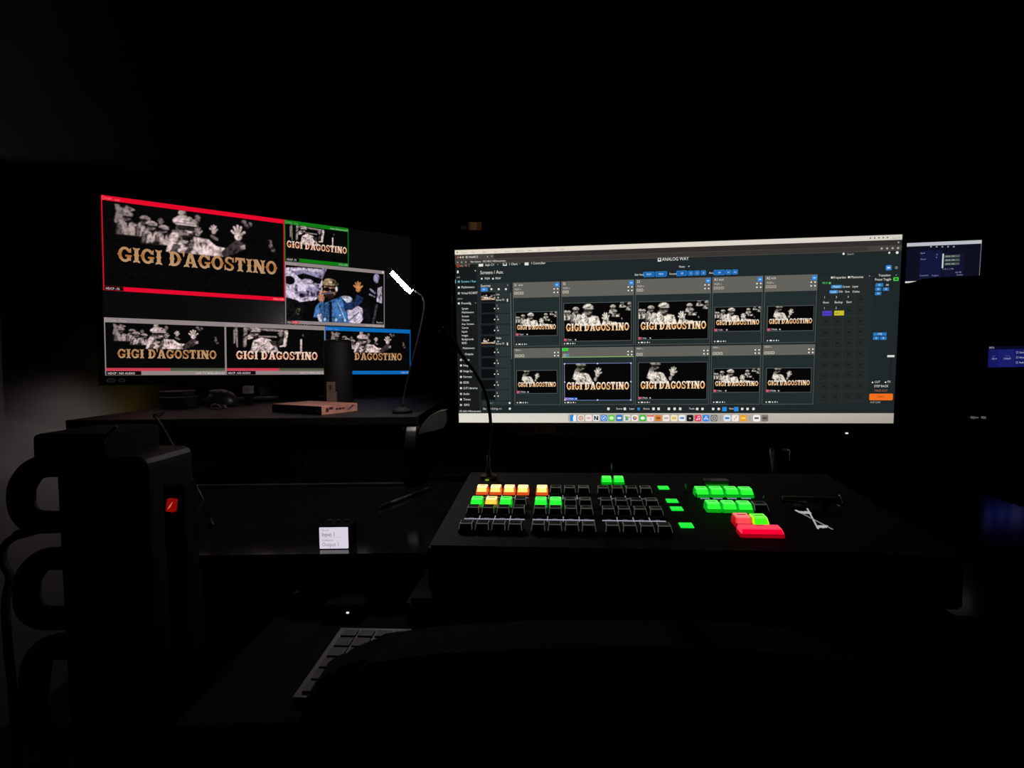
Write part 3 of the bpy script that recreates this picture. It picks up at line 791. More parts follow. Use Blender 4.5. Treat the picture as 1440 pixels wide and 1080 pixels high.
# source list
sl = Canvas(); zb = A2(0, 905)[1]
x0, z1 = A2(163, 283); x1, _ = A2(313, 283)
sl.rect(x0, A2(240, 900)[1], x1, z1, rgb('#2b3434'), 2); sl.rect(x1 + .0008, A2(318, 665)[1], x1 + .0020, A2(318, 330)[1], rgb('#6b6f6c'), 3)
px_text(sl, A2, 165, 296, 'Sources', .0072); px_rect(sl, A2, 166, 305, 202, 323, BL, 3, .0018); px_text(sl, A2, 176, 314, 'All', .0050, WH, 4)
for a in (220, 257, 293): sl.disc(*A2(a, 312), .0020, WH, 3, 10)
px_text(sl, A2, 300, 291, 'x', .0040)
slo = sl.build('source_list', mn)
for k in range(10):
    cy = 353 + 55.3 * k
    it = Canvas(); px_rect(it, A2, 168, cy - 24, 240, cy + 22, rgb('#0e0f11'), 3)
    px_rect(it, A2, 164, cy + 25, 312, cy + 28, rgb('#1c2425'), 3)
    if k in (0, 4):
        px_text(it, A2, 243, cy - 14, 'Line' if k == 0 else 'Media', .0050); px_text(it, A2, 243, cy + 14, 'Server FS', .0050); px_rect(it, A2, 298, cy + 8, 304, cy + 22, WH, 4)
        x0, z1 = A2(169, cy - 12); x1, z0 = A2(239, cy + 20)
    else:
        px_text(it, A2, 246, cy - 12, str(k), .0050)
    for a in ((236, cy + 2), (254, cy + 2)): it.disc(*A2(*a), .0013, WH, 4, 8)
    e = it.build('source_row', slo)
    if k in (0, 4):
        e2 = title(TITLE_UI, slo, x0, z0 + .0025, x1, z0 + .0055, 5)
        picture(PIC_CROWD if k == 0 else PIC_SINGLE, slo, x0, z1, x1, z0, 4)
foot_buttons = []
fo = Canvas(); px_text(fo, A2, 200, 888, 'Input 1', .0046, LG); fo.disc(*A2(312, 888), .0020, WH, 3, 8); px_text(fo, A2, 178, 918, 'No   1 0 0 0 fps +/-', .0056); fo.disc(*A2(313, 917), .0022, WH, 3, 10)
for k, a in enumerate((812, 865, 895, 932, 965, 1002, 1040, 1066, 1118, 1147, 1175)):
    if k in (1, 3, 5): px_text(fo, A2, a - 14, 917, 'Layer' if k == 3 else 'Source', .0050)
    else: px_rect(fo, A2, a - 6, 911, a + 6, 924, BL if k == 4 else WH, 3, .0008)
px_text(fo, A3, 104, 917, 'Tools', .0050)
for a in (145, 172, 226, 254, 283, 343, 373, 400, 430):
    q = fo
    if a in (283, 343): q = Canvas(); foot_buttons.append(q)
    px_rect(q, A3, a - (11 if a in (283, 343) else 6), 908 if a in (283, 343) else 912, a + (11 if a in (283, 343) else 6), 930 if a in (283, 343) else 924, BL if a in (283, 343) else WH, 3, .0010)
px_text(fo, A3, 306, 917, 'View', .0050)
foo = fo.build('footer_tools', mn, FINE)
for q in foot_buttons: q.build('tool_button', foo)

# ten preview windows
def mid(f, a, b): return f(a, b)
cols = [(A2(328, 320)[0], A2(566, 320)[0]), (A2(573, 320)[0], A2(942, 320)[0]), (A2(948, 320)[0], A3(215, 290)[0]), (A3(222, 290)[0], A3(478, 290)[0]), (A3(486, 285)[0], A3(753, 285)[0])]
zr = [(A2(450, 276)[1], A2(450, 354)[1], A2(450, 602)[1]), (A2(450, 610)[1], A2(450, 660)[1], A2(450, 898)[1])]
pics = [[(A2, 343, 430, A2, 552, 545), (A2, 587, 385, A2, 925, 570), (A2, 965, 378, A3, 198, 562), (A3, 235, 405, A3, 463, 522), (A3, 503, 400, A3, 730, 520)],
        [(A2, 348, 725, A2, 552, 838), (A2, 590, 690, A2, 925, 872), (A2, 965, 685, A3, 192, 868), (A3, 230, 715, A3, 458, 832), (A3, 497, 713, A3, 718, 832)]]
names = ['S1', 'S2', 'S3', 'A1', 'A2']
for r in range(2):
    for c in range(5):
        x0, x1 = cols[c]; zt, zh, zb = zr[r]
        cv = Canvas()
        cv.rect(x0, zb, x1, zt, rgb('#4d524f'), 2)
        cv.rect(x0 + .0012, zb + .0012, x1 - .0012, zh, rgb('#232d2e'), 3)
        cv.rect(x0, zh, x1, zt, HD, 3)
        fa, a, b, fb, c2, d = pics[r][c]
        px0, pz1 = fa(a, b); px1, pz0 = fb(c2, d)
        sel = (r == 1 and c == 1)
        cv.rect(px0 - .0008, pz0 - .0008, px1 + .0008, pz1 + .0008, rgb('#7d8fc8') if sel else rgb('#596060'), 4)
        cv.rect(px0, pz0, px1, pz1, rgb('#0a0909'), 5)
        if sel:
            cv.rect(x0, zh, x1, zh + .0012, rgb('#8fbf70'), 5)
            for hx in (px0, (px0 + px1) / 2, px1):
                for hz in (pz0, (pz0 + pz1) / 2, pz1):
                    if (hx, hz) != ((px0 + px1) / 2, (pz0 + pz1) / 2): cv.rect(hx - .0011, hz - .0011, hx + .0011, hz + .0011, rgb('#dfe6ff'), 9)
        pw = cv.build('preview_window', mn, label='preview window with blue selection handles' if sel else None)
        h = Canvas()
        if r == 0:
            h.text(x0 + .003, zt - .0068, names[c], .0068, WH, 4)
            if c in (0, 3, 4): h.text(x0 + .011, zt - .0066, 'AUX', .0050, WH, 4)
            h.text(x0 + .0035, zt - .0148, 'PGM v', .0054, rgb('#c9c7be'), 4)
            q = Canvas(); q.round(x1 - .0095, zt - .0105, x1 - .0010, zt - .0020, .0014, BL, 4); q.rect(x1 - .0075, zt - .0072, x1 - .0032, zt - .0052, rgb('#a8d4ff'), 5); q.build('corner_button', pw)
            yb = zt - .0225
        else:
            yb = zh + .0018
            if sel: h.round(x0 + .001, zt - .0062, x0 + .0125, zt - .0008, .001, rgb('#46e03c'), 4); h.text(x0 + .003, zt - .0050, 'PRW', .0046, rgb('#1c6a18'), 5)
            else: h.text(x0 + .003, zt - .0055, 'PRW v', .0050, rgb('#c9c7be'), 4)
        for k in range(3 if c in (0, 3, 4) else 2):
            cl = rgb('#a99a92') if c in (3, 4) and r == 0 else (rgb('#4d94d6') if sel and k == 1 else rgb('#b6b19f'))
            h.round(x0 + .0025 + k * .0062, yb, x0 + .0080 + k * .0062, yb + .0052, .0008, cl, 4); h.rect(x0 + .0038 + k * .0062, yb + .0014, x0 + .0066 + k * .0062, yb + .0038, rgb('#6f6d65'), 5)
        for k in range(4):
            h.disc(x1 - .0040 - (k % 2) * .0066, yb + .0022 + (k // 2) * (.0066 if r == 0 else .0060), .0016, WH, 5, 10); h.disc(x1 - .0040 - (k % 2) * .0066, yb + .0022 + (k // 2) * (.0066 if r == 0 else .0060), .0024, rgb('#3e3e3a'), 4, 10)
        h.build('header_caption', pw, FINE)
        g = Canvas(); zz = pz0 + .0004
        g.rect(px0, zz, px0 + .0045, zz + .0042, rgb('#e2566e') if not sel else rgb('#d77ad0'), 7)
        g.rect(px0 + .0045, zz, px0 + .024, zz + .0042, rgb('#1a1420') if not sel else rgb('#2c6fd0'), 7)
        g.text(px0 + .0055, zz + .0010, '1 Line' if (r == 0 and c < 4) or (r == 1 and c == 3) else '2 Media', .0042, WH, 8); g.disc(px0 + .0215, zz + .0021, .0012, WH, 8, 8)
        for k, ww in enumerate((.002, .0042, .002, .002, .001)):
            xx = px0 - .0005 + (0, .0048, .0112, .0158, .020)[k]; g.rect(xx, zb + .0035, xx + ww, zb + .0055 + .0004 * (k % 2), WH, 5)
        g.build('layer_caption', pw, FINE)
        me = PIC_CROWD if (r == 0 and c < 4) or (r == 1 and c == 3) else PIC_SINGLE
        picture(me, pw, px0, pz1, px1, pz0, 6)
        H = pz1 - pz0; W = px1 - px0
        lo, hi = (.74, .53) if me is PIC_CROWD else (.715, .505)
        title(TITLE_UI, pw, px0 + .03 * W, pz1 - lo * H, px0 + .975 * W, pz1 - hi * H, 8)

# memory bank on the right
me_ = Canvas(); x0, z1 = A3(762, 290); x1, z0 = A3(1004, 888)
me_.rect(x0 - .001, z0, x1 + .001, A3(880, 240)[1], rgb('#232a29'), 2)
px_text(me_, A3, 834, 254, 'Properties', .0060); px_text(me_, A3, 922, 252, 'Memories', .0062); px_rect(me_, A3, 822, 249, 831, 258, WH, 4); px_rect(me_, A3, 907, 247, 918, 256, WH, 4); px_text(me_, A3, 1014, 244, 'x', .004)
px_text(me_, A3, 778, 282, 'PRW', .0052, rgb('#4fd05a')); px_rect(me_, A3, 811, 277, 821, 286, rgb('#4fd05a'), 4)
px_rect(me_, A3, 823, 292, 878, 307, rgb('#3c8ed0'), 3, .0018); px_text(me_, A3, 833, 300, 'Master', .0050, WH, 4); px_text(me_, A3, 881, 300, 'Screen', .0054); px_text(me_, A3, 930, 299, 'Layer', .0054)
px_rect(me_, A3, 814, 318, 858, 333, rgb('#3c8ed0'), 3, .0018); px_text(me_, A3, 822, 326, 'Load', .0050, WH, 4)
for a, t in ((862, 'Edit'), (893, 'Save'), (931, 'Delete')): px_text(me_, A3, a, 325, t, .0052)
mo = me_.build('memory_bank', mn)
for r in range(10):
    for c in range(4):
        a = 766 + c * 59.5 - r * .9; b = 342 + r * 54.6 - c * 1.2
        k = Canvas(); px_rect(k, A3, a, b, a + 56, b + 51, rgb('#2b3231'), 3, .001); px_rect(k, A3, a + 1.5, b + 1.5, a + 54.5, b + 49.5, rgb('#222928'), 4, .001)
        if (r, c) in ((0, 0), (0, 1), (0, 2), (1, 0), (1, 1)):
            px_text(k, A3, a + 20, b + 12, str(c + 1), .0052, WH, 5)
            lab = {(1, 0): ('Blackout', '#5440c8'), (1, 1): ('Intro', '#c9bf2e')}.get((r, c))
            if lab:
                px_rect(k, A3, a + 13, b + 26, a + 62 - (0 if c else 2), b + 49, rgb(lab[1]), 7, .001); px_text(k, A3, a + 18, b + 38, lab[0], .0046, rgb('#1a1a1a'), 8)
            else: px_text(k, A3, a + 14, b + 38, ('Show', 'Backup', 'Start')[c], .0056, WH, 5)
        else: px_rect(k, A3, a + 22, b + 22, a + 36, b + 29, rgb('#161b1b'), 5, .0006)
        k.build('memory_slot', mo, FINE)
# take panel
tk = Canvas(); tkb = []
px_text(tk, A3, 1062, 243, 'Transition', .0058); px_text(tk, A3, 1044, 264, 'Preset Toggle', .0058); px_rect(tk, A3, 1138, 252, 1164, 270, rgb('#43c844'), 3, .001); px_rect(tk, A3, 1145, 257, 1157, 265, rgb('#15521a'), 4); px_text(tk, A3, 1150, 240, 'v', .004)
for a, b, c, d, t in ((1047, 283, 1086, 299, 'S1'), (1046, 304, 1076, 320, 'S2'), (1084, 304, 1115, 320, 'S3'), (1045, 326, 1076, 342, 'A1'), (1036, 532, 1103, 547, 'FTB'), (1035, 552, 1066, 568, 'A'), (1071, 552, 1103, 568, 'B')):
    q = Canvas(); tkb.append(q); px_rect(q, A3, a, b, c, d, rgb('#2a78bb'), 3, .0008); px_text(q, A3, (a + c) / 2, (b + d) / 2, t, .0048, rgb('#c8e2ff'), 4, .5)
px_text(tk, A3, 1100, 291, 'All', .005)
q = Canvas(); tkb.append(q); px_rect(q, A3, 1107, 646, 1143, 656, rgb('#d9d8d2'), 4); px_rect(tk, A3, 1122, 656, 1126, 770, rgb('#1a2122'), 3)
px_text(tk, A3, 1043, 782, 'CUT', .0054); px_text(tk, A3, 1108, 781, 'FX', .0054); tk.disc(*A3(1032, 784), .0015, WH, 4, 6); tk.disc(*A3(1098, 783), .0015, WH, 4, 6)
px_text(tk, A3, 1076, 803, 'STEP BACK', .0058, WH, 4, .5); px_text(tk, A3, 1074, 826, 'TAKE OUT', .0054, rgb('#b06a50'), 4, .5)
tko = Canvas(); px_rect(tko, A3, 1016, 841, 1134, 874, rgb('#f0701c'), 4, .002); px_text(tko, A3, 1072, 857, 'TAKE', .0060, rgb('#8a3a08'), 5, .5); px_text(tk, A3, 1020, 885, 'AUX LINK', .0046, LG)
tkp = tk.build('take_panel', mn, FINE, label='transition panel with orange take button')
tko.build('take_button', tkp, label='orange take button')
for q in tkb: q.build('panel_button', tkp)
# dock
dk = Canvas()
dk.poly([(L0, B0), (R0_, B0), (R0_, VZ(.945)), (L0, VZ(.945))], None, 2, [rgb('#e2ddd0'), rgb('#a49d93'), rgb('#aea79c'), rgb('#dcdcd2')])
x0, _ = A2(608, 960); x1, _ = A3(503, 960)
dk.round(x0, B0 + .0012, x1, VZ(.949), .003, rgb('#b3aca2'), 3)
dko = dk.build('dock', mn)
ICON = ['#2b86d9', '#e8dcd0', '#efe3df', '#e9e6e4', '#2f7fd6', '#62c94a', '#3a78c4', '#dfe6da', '#ece6df', '#44bb3a', '#f1e4e0', '#d8813a', '#efe6dc', '#f0e3bb', '#e9ebee', '#18181a', '#e8385a', '#2f86e6', '#6b6a66',
        None, '#dbe3ec', '#efe8e2', '#f0a32c', None, '#f0efec', '#7d7770']
MARK = ['#eef2f6', '#b0683a', '#e2a8a0', '#1b1b1b', '#f2f2f2', '#d9f2d0', '#eef3f8', '#5bb060', '#e07a3a', '#e4f4df', '#e05048', '#8a4a1c', '#b8a898', '#d9b25a', '#4a8ac8', '#e8e8e8', '#fbe6ea', '#eaf3fd', '#c9c8c4',
        None, '#3a78b8', '#9c6a4a', '#f6d27a', None, '#5a5a58', '#4c4844']
xa, xb = A2(634, 958)[0], A3(487, 958)[0]
# pitch from the left end to the bin, with two narrower separators
st = (xb - xa) / (23 + 2 * .62)
pos = 0.0
for i, c in enumerate(ICON):
    xx = xa + pos * st; zc = B0 + .0092
    if c is None:
        k = Canvas(); k.rect(xa + (pos - .20) * st - .0004, zc - .005, xa + (pos - .20) * st + .0004, zc + .005, rgb('#8d867d'), 5); k.build('dock_divider', dko)
        pos += .62; continue
    k = Canvas(); s = .0062
    k.round(xx - s, zc - s, xx + s, zc + s, .0026, rgb(c), 5)
    mk = rgb(MARK[i]); kind = i % 4
    if i == 0: k.poly([(xx, zc - s), (xx + s * .9, zc - s), (xx + s * .9, zc + s), (xx + s * .2, zc + s), (xx - .0008, zc)], mk, 6)
    elif i == 1: k.disc(xx, zc, .0044, mk, 6); k.disc(xx, zc, .0030, rgb(c), 7); k.disc(xx, zc, .0013, mk, 8)
    elif i == 3: k.poly([(xx - .004, zc - .004), (xx - .004, zc + .004), (xx - .0015, zc + .004), (xx + .0015, zc - .001), (xx + .0015, zc + .004), (xx + .004, zc + .004), (xx + .004, zc - .004), (xx + .001, zc - .004), (xx - .0018, zc + .001), (xx - .0018, zc - .004)], mk, 6)
    elif i == 4: k.disc(xx, zc, .0050, mk, 6); k.disc(xx, zc, .0044, rgb('#3c8ee4'), 7); k.poly([(xx + .003, zc + .003), (xx - .001, zc + .0005), (xx - .003, zc - .003), (xx + .001, zc - .0005)], rgb('#f6f0f0'), 8)
    elif i in (5, 9): k.disc(xx, zc, .0040, mk, 6, 14, .0032)
    elif i == 7: k.poly([(xx - s * .7, zc + s * .6), (xx + .001, zc + s * .6), (xx + s * .5, zc - s * .7), (xx - s * .2, zc - s * .7)], mk, 6); k.poly([(xx + .001, zc + .001), (xx + .004, zc + .004), (xx + .005, zc - .001)], rgb('#e07890'), 7); k.disc(xx - .002, zc - .003, .0016, rgb('#4a7ad0'), 7)
    elif i == 8:
        for a in range(6): k.disc(xx + .0024 * math.cos(a * 1.047), zc + .0024 * math.sin(a * 1.047), .0017, rgb(('#e0662e', '#d8b23a', '#6aa84a', '#4a86c0', '#8a5ab0', '#d0507a')[a]), 6, 10)
    elif i == 10: k.rect(xx - s * .95, zc + .0028, xx + s * .95, zc + s * .9, mk, 6); k.text(xx, zc - .0038, '12', .0062, rgb('#4a4644'), 6, .5)
    elif i == 16: k.cap if False else k.disc(xx - .0018, zc - .0026, .0014, mk, 6); k.rect(xx - .0006, zc - .0026, xx + .0001, zc + .0038, mk, 6); k.rect(xx - .0006, zc + .0028, xx + .0034, zc + .0038, mk, 6); k.disc(xx + .0024, zc - .0018, .0014, mk, 6); k.rect(xx + .0030, zc - .0018, xx + .0037, zc + .0036, mk, 6)
    elif i == 17:
        k.poly([(xx - .0038, zc - .0034), (xx - .0028, zc - .0034), (xx + .0006, zc + .0040), (xx - .0004, zc + .0040)], mk, 6); k.poly([(xx + .0038, zc - .0034), (xx + .0028, zc - .0034), (xx - .0006, zc + .0040), (xx + .0004, zc + .0040)], mk, 6); k.rect(xx - .0042, zc - .0018, xx + .0042, zc - .0009, mk, 6)
    elif i == 18: k.disc(xx, zc, .0046, mk, 6, 16); k.disc(xx, zc, .0034, rgb('#55534f'), 7, 16); k.disc(xx, zc, .0014, mk, 8)
    elif i == 15: k.text(xx, zc - .0020, 'tv', .0062, mk, 6, .5)
    elif i == 21: k.poly([(xx - .003, zc - .004), (xx - .002, zc - .004), (xx + .0034, zc + .0036), (xx + .0024, zc + .0040)], mk, 6)
    else: k.round(xx - .0038, zc - .0016, xx + .0038, zc + .0018, .001, mk, 6)
    k.build('dock_icon', dko)
    pos += 1

# ------------------------------------------------------------------ the button console
u = Vector((math.cos(YAW), -math.sin(YAW), math.sin(0.0045))).normalized()
TILT = 0.0898
fw = Vector((math.sin(YAW) * math.cos(TILT), math.cos(YAW) * math.cos(TILT), math.sin(TILT)))
nn = u.cross(fw).normalized(); fw = nn.cross(u)
CO = CAM + Vector((-0.0429, 0.7101, -0.1786))
DECKH = 0.0055
CO = CO - nn * DECKH                          # local z = 0 is the deck surface
cmx = Matrix(((u.x, fw.x, nn.x, CO.x), (u.y, fw.y, nn.y, CO.y), (u.z, fw.z, nn.z, CO.z), (0, 0, 0, 1)))
con = tag(empty('vision_mixer_console', mx=cmx), 'black live video console with rows of square keys lit orange, green and red', 'console')
CI = cmx.inverted()
def C(px, py, h=0.0):                         # console-local point seen at a pixel, h above the deck
    q = CI @ on_plane(px, py, CO + nn * h, nn); return q.x, q.y
cx0, cx1 = C(600, 770)[0] , 0.505
cyf, cyb = C(640, 769)[1], 0.095
def down_to_desk(x, y, zz=DZ + 0.004):
    p = cmx @ Vector((x, y, 0)); p.z = zz; return CI @ p
bm = BM()
tp = [bm.verts.new((x, y, 0)) for x, y in ((cx0, cyf), (cx1, cyf), (cx1, cyb), (cx0, cyb))]
lo = [bm.verts.new(down_to_desk(x, y)) for x, y in ((cx0, cyf), (cx1, cyf), (cx1, cyb), (cx0, cyb))]
bm.faces.new(tp); bm.faces.new(lo)
for i in range(4): bm.faces.new((tp[i], tp[(i + 1) % 4], lo[(i + 1) % 4], lo[i]))
bmesh.ops.bevel(bm, geom=list(bm.edges), offset=0.003, segments=2, affect='EDGES')
build('chassis', bm, DECK, con)
bm = BM()
for x, y in ((cx0 + .03, cyf + .03), (cx1 - .03, cyf + .03), (cx1 - .03, cyb - .03), (cx0 + .03, cyb - .03)):
    p = down_to_desk(x, y, DZ); lathe(bm, [(.010, 0), (.010, .005)], 12, (p.x, p.y, p.z))
build('feet', bm, RUBBER, con)

def key_mesh(name, w_, d, h, mats, top_w=.86, skirt=.0030, bev=.0013, clear=False):
    bm = BM()
    rings = []
    for z, a, b0, b1 in ((0, 1.0, -.5, .5), (skirt, 1.0, -.5, .5), (h, top_w, -.20, .44)):
        rings.append([bm.verts.new((sx * w_ * a / 2, y * d, z)) for sx, y in ((-1, b0), (1, b0), (1, b1), (-1, b1))])
    bm.faces.new(rings[0]); bm.faces.new(rings[-1])
    for a, b in zip(rings, rings[1:]):
        for k in range(4): bm.faces.new((a[k], a[(k + 1) % 4], b[(k + 1) % 4], b[k]))
    bmesh.ops.recalc_face_normals(bm, faces=bm.faces)
    es = [e for e in bm.edges if max(v.co.z for v in e.verts) > 1e-4]
    bmesh.ops.bevel(bm, geom=es, offset=bev, segments=2, affect='EDGES', profile=.6)
    bmesh.ops.recalc_face_normals(bm, faces=bm.faces)
    big = .00002 * (w_ / .0165)
    for f in bm.faces:
        zc = f.calc_center_median().z
        if f.calc_area() < big:
            hi_ = zc > h * .72
            f.material_index = 3 if (hi_ and abs(f.normal.x) < .5) else (2 if zc > skirt * 1.3 else 1)
        elif f.normal.z > .9: f.material_index = 3
        elif zc < skirt * 1.02 or abs(f.normal.x) > .7: f.material_index = 1
        else: f.material_index = 0
        if clear: f.material_index = (2 if zc > skirt * 1.15 else 1) if f.calc_area() < big else (1 if zc < skirt else 0)
    me = bpy.data.meshes.new(name); bm.to_mesh(me); bm.free()
    for m in mats: me.materials.append(m)
    return me
KW, KD, KH = .0166, .0172, .0098
lit = {
    'orange': (emit('key_orange_face', (1.0, .52, .13), 1.9), emit('key_orange_skirt', (1.0, .11, .015), .75), emit('key_orange_edge', (1.0, .20, .03), .9), emit('key_orange_top', (1.0, .74, .34), 1.7)),
    'yellow': (emit('key_yellow_face', (1.0, .62, .08), 1.15), emit('key_yellow_skirt', (.5, .22, .02), .35), emit('key_yellow_edge', (1.0, .42, .04), 1.0), emit('key_yellow_top', (1.0, .80, .30), 1.2)),
    'green': (emit('key_green_face', (.02, 1.0, .03), 1.3), emit('key_green_skirt', (.0, .8, .02), .42), emit('key_green_edge', (.02, 1.0, .05), .75), emit('key_green_top', (.09, 1.0, .10), 1.2)),
    'red': (emit('key_red_face', (1.0, .07, .085), 1.1), emit('key_red_skirt', (.9, .0, .02), .45), emit('key_red_edge', (1.0, .05, .06), .8), emit('key_red_top', (1.0, .20, .20), 1.1)),
    'deepred': (emit('key_deepred_face', (1.0, .0, .035), 1.0), emit('key_deepred_skirt', (.8, .0, .02), .40), emit('key_deepred_edge', (1.0, .03, .07), 1.2), emit('key_deepred_top', (1.0, .05, .10), 1.1)),
    'lime': (emit('key_lime_face', (.05, 1.0, .01), 1.1), emit('key_lime_skirt', (.4, .7, .0), .5), emit('key_lime_edge', (.75, 1.0, .0), 1.1), emit('key_lime_top', (.16, 1.0, .06), 1.2)),
}
CLEAR = mat('clear_key_body', (.020, .020, .018), .18); CLEARS = mat('clear_key_side', (.012, .012, .011), .4); CLEARE = emit('clear_key_edge_glow', (.9, .9, .8), .06, 'NONE', .4, .25)  # unlit caps: light caught along the edges put in as faint emission
KEYS = {k: key_mesh('key_' + k, KW, KD, KH, v) for k, v in lit.items()}
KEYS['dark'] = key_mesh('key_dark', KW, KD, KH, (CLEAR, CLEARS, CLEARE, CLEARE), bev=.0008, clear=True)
BIGK = {k: key_mesh('wide_key_' + k, .046, KD * 1.0, KH * .9, lit[k], .93) for k in ('deepred',)}
leg_me = None
def key(x, y, kind, me=None, label=None, s=1.0):
    global leg_me
    o = link_mesh('key_cap', me or KEYS[kind], None, con, loc=(x, y, 0), label=label)
    if s != 1.0: o.scale = (s, s, s)
    if leg_me is None:
        bm = BM(); box(bm, -.0042, .0042, -.0005, .0005, 0, .00025)
        leg_me = bpy.data.meshes.new('key_legend'); bm.to_mesh(leg_me); bm.free()
    l = link_mesh('key_legend', leg_me, mat('key_print', (.10, .07, .04), .6), o, loc=(0, KD * .10, KH + .0001))
    return o
RX = [0, .0073, .0146]; RY = [0, -.0464, -.0757, -.1251]
kinds = [['orange'] * 4 + ['orange'] + ['dark'] * 7, ['green', 'yellow', 'green', 'dark', 'green', 'green'] + ['dark'] * 6, ['dark'] * 12, ['dark'] * 12]
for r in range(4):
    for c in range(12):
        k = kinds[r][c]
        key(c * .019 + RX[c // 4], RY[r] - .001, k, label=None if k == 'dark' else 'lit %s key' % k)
for px in (853, 870): key(*C(px, 674, DECKH), 'green', label='lit green key in the pair behind the rows', s=.92)
for px, py in ((986, 691), (1006.5, 691), (1027.5, 691), (1048, 691.5)): key(*C(px, py, DECKH), 'green', label='lit green key in the right block', s=1.06)
for px, py in ((1002, 711), (1024, 711.5), (1046, 712)): key(*C(px, py, DECKH), 'green', label='lit green key in the right block', s=1.06)
key(*C(1068, 713, DECKH), 'dark', s=1.06)
key(*C(1043, 731, DECKH), 'red', label='lit red key', s=1.12)
key(*C(1067, 732, DECKH), 'lime', label='lit yellow green key', s=1.12)
key(*C(1069, 746.5, DECKH * .8), 'deepred', BIGK['deepred'], label='wide lit red key')
# small display block behind the right keys
x, y = C(1006.5, 680, .006)
db = build('status_display', box(BM(), x - .0165, x + .0165, y - .006, y + .008, 0, .0115, .0015), mat('smoked_block', (.03, .04, .03), .2), con)
build('display_glow', box(BM(), x - .0150, x + .0150, y - .0064, y - .0058, .0015, .0065), emit('green_glow', (.02, .6, .02), .35), db)
# backlit legend strips between the key rows
LEGM = emit('legend_white', (.80, .76, 1.0), .40, 'AUTO')
LEGD = emit('legend_dim', (.80, .76, 1.0), .12, 'NONE')
for (ya, yb, kk) in ((RY[2], RY[3], 0), (RY[0], RY[1], 1)):
    for g in range(3):
        xa = g * 4 * .019 + RX[g] - .0085; xb = xa + 3 * .019 + .017
        yl = C(700, 730.5)[1] if kk == 0 else ya - .0205
        st = build('legend_strip', box(BM(), xa, xb, yl - .0004, yl + .0008, 0, .0008), LEGM if kk == 0 else LEGD, con)
        for q in range(3):
            xt = xa + .0085 + .019 * (q + .5)
            bm = BM(); prism(bm, [(xt - .0005, yl - .004), (xt + .0003, yl - .004), (xt + .0005, yl + .010), (xt - .0003, yl + .010)], 0, .0009)
            build('legend_tick', bm, LEGM, st)
        if kk == 0:
            for q in range(4):
                xt = xa + .0085 + .019 * q
                bm = BM()
                for e in range(4): box(bm, xt - .003 + e * .0015, xt - .0022 + e * .0015, yl + .0022, yl + .0044, 0, .0005)
                build('legend_text', bm, LEGD, st)
# legend of the right block
x, y = C(1020, 701); 
for q, px in enumerate((992, 1010, 1030, 1050)):
    xa, ya = C(px, 701.5)
    bm = BM()
    for e in range(5): box(bm, xa - .006 + e * .0024, xa - .0044 + e * .0024, ya - .001 + .0008 * (e % 2), ya + .0022, 0, .0006)
    build('legend_text', bm, emit('legend_cyan', (.55, .9, 1.0), .35, 'NONE'), con)
# flat green lamps
for px, py, w_, d in ((933, 686.5, .0145, .0125), (945, 705, .0145, .012), (951.5, 716, .0145, .012), (965, 739.5, .0150, .013)):
    x, y = C(px, py); s = .55
    build('green_lamp', box(BM(), x - w_ / 2, x + w_ / 2, y - d / 2, y + d / 2, 0, .0014, .0004), emit('green_lamp', (.008, 1.0, .05), .85), con, label='flat square green indicator')
# small metal pins
for px, py, h in ((860, 670, .020), (964, 694, .014), (979, 704, .010), (1074, 706, .008)):
    x, y = C(px, py)
    bm = lathe(BM(), [(.0011, 0), (.0011, h * .8), (.0007, h)], 8, (x, y, 0)); build('toggle_pin', bm, SILVER, con, True)
# fade mark: two thin bars crossing with hatched ends
def seg(bm, a, b, t, h=.0007):
    a = Vector(a); b = Vector(b); d = (b - a).normalized(); n = Vector((-d.y, d.x)) * t / 2
    prism(bm, [tuple(a + n), tuple(a - n), tuple(b - n), tuple(b + n)], 0, h)
fmk = emit('fade_mark', (.86, .84, .92), .50, 'AUTO'); fmt = emit('fade_mark_thin', (.80, .72, .72), .24, 'NONE')
bm = BM(); seg(bm, C(1135.2, 715.5), C(1150.5, 744), .0015); mk = build('fade_mark', bm, fmk, con, label='white crossed fade mark')
bm = BM(); seg(bm, C(1118.5, 717.5), C(1171, 744.8), .0014); build('fade_line', bm, fmt, mk)
bm = BM(); seg(bm, C(1119, 717.8), C(1126, 721.5), .0026); build('fade_tip', bm, fmk, mk)
bm = BM()
for k in range(4): seg(bm, C(1126 + k * 3.6, 719.5 + .4 * (k % 2)), C(1128.6 + k * 3.6, 722.5), .0030)
build('hatch', bm, fmk, mk)
bm = BM()
for k in range(4): seg(bm, C(1150 + k * 3.4, 742.5 - .5 * (k % 2)), C(1152.4 + k * 3.4, 739.6), .0028)
build('hatch', bm, fmk, mk)
# lever arm lying across with a chrome end ring
xa, ya = C(1100, 702, .010); xb, yb = C(1180, 704.5, .010)
bm = BM(); tube(bm, [(xa, ya, .010), ((xa + xb) / 2, (ya + yb) / 2, .010), (xb, yb, .010)], .0042, 16)
lv = build('fader_lever', bm, mat('satin_black', (.02, .02, .02), .25), con, True)
bm = BM(); R = .0066; tube(bm, [(xb + .0006, yb + R * math.cos(k * math.pi / 12), .010 + R * math.sin(k * math.pi / 12)) for k in range(24)], .0009, 6, True)
build('end_ring', bm, CHROME, lv, True)
for t in (.25, .75):
    bm = BM(); xx = xa + (xb - xa) * t; box(bm, xx - .005, xx + .005, ya - .004, ya + .004, 0, .007, .001); build('lever_mount', bm, BLACK, lv)

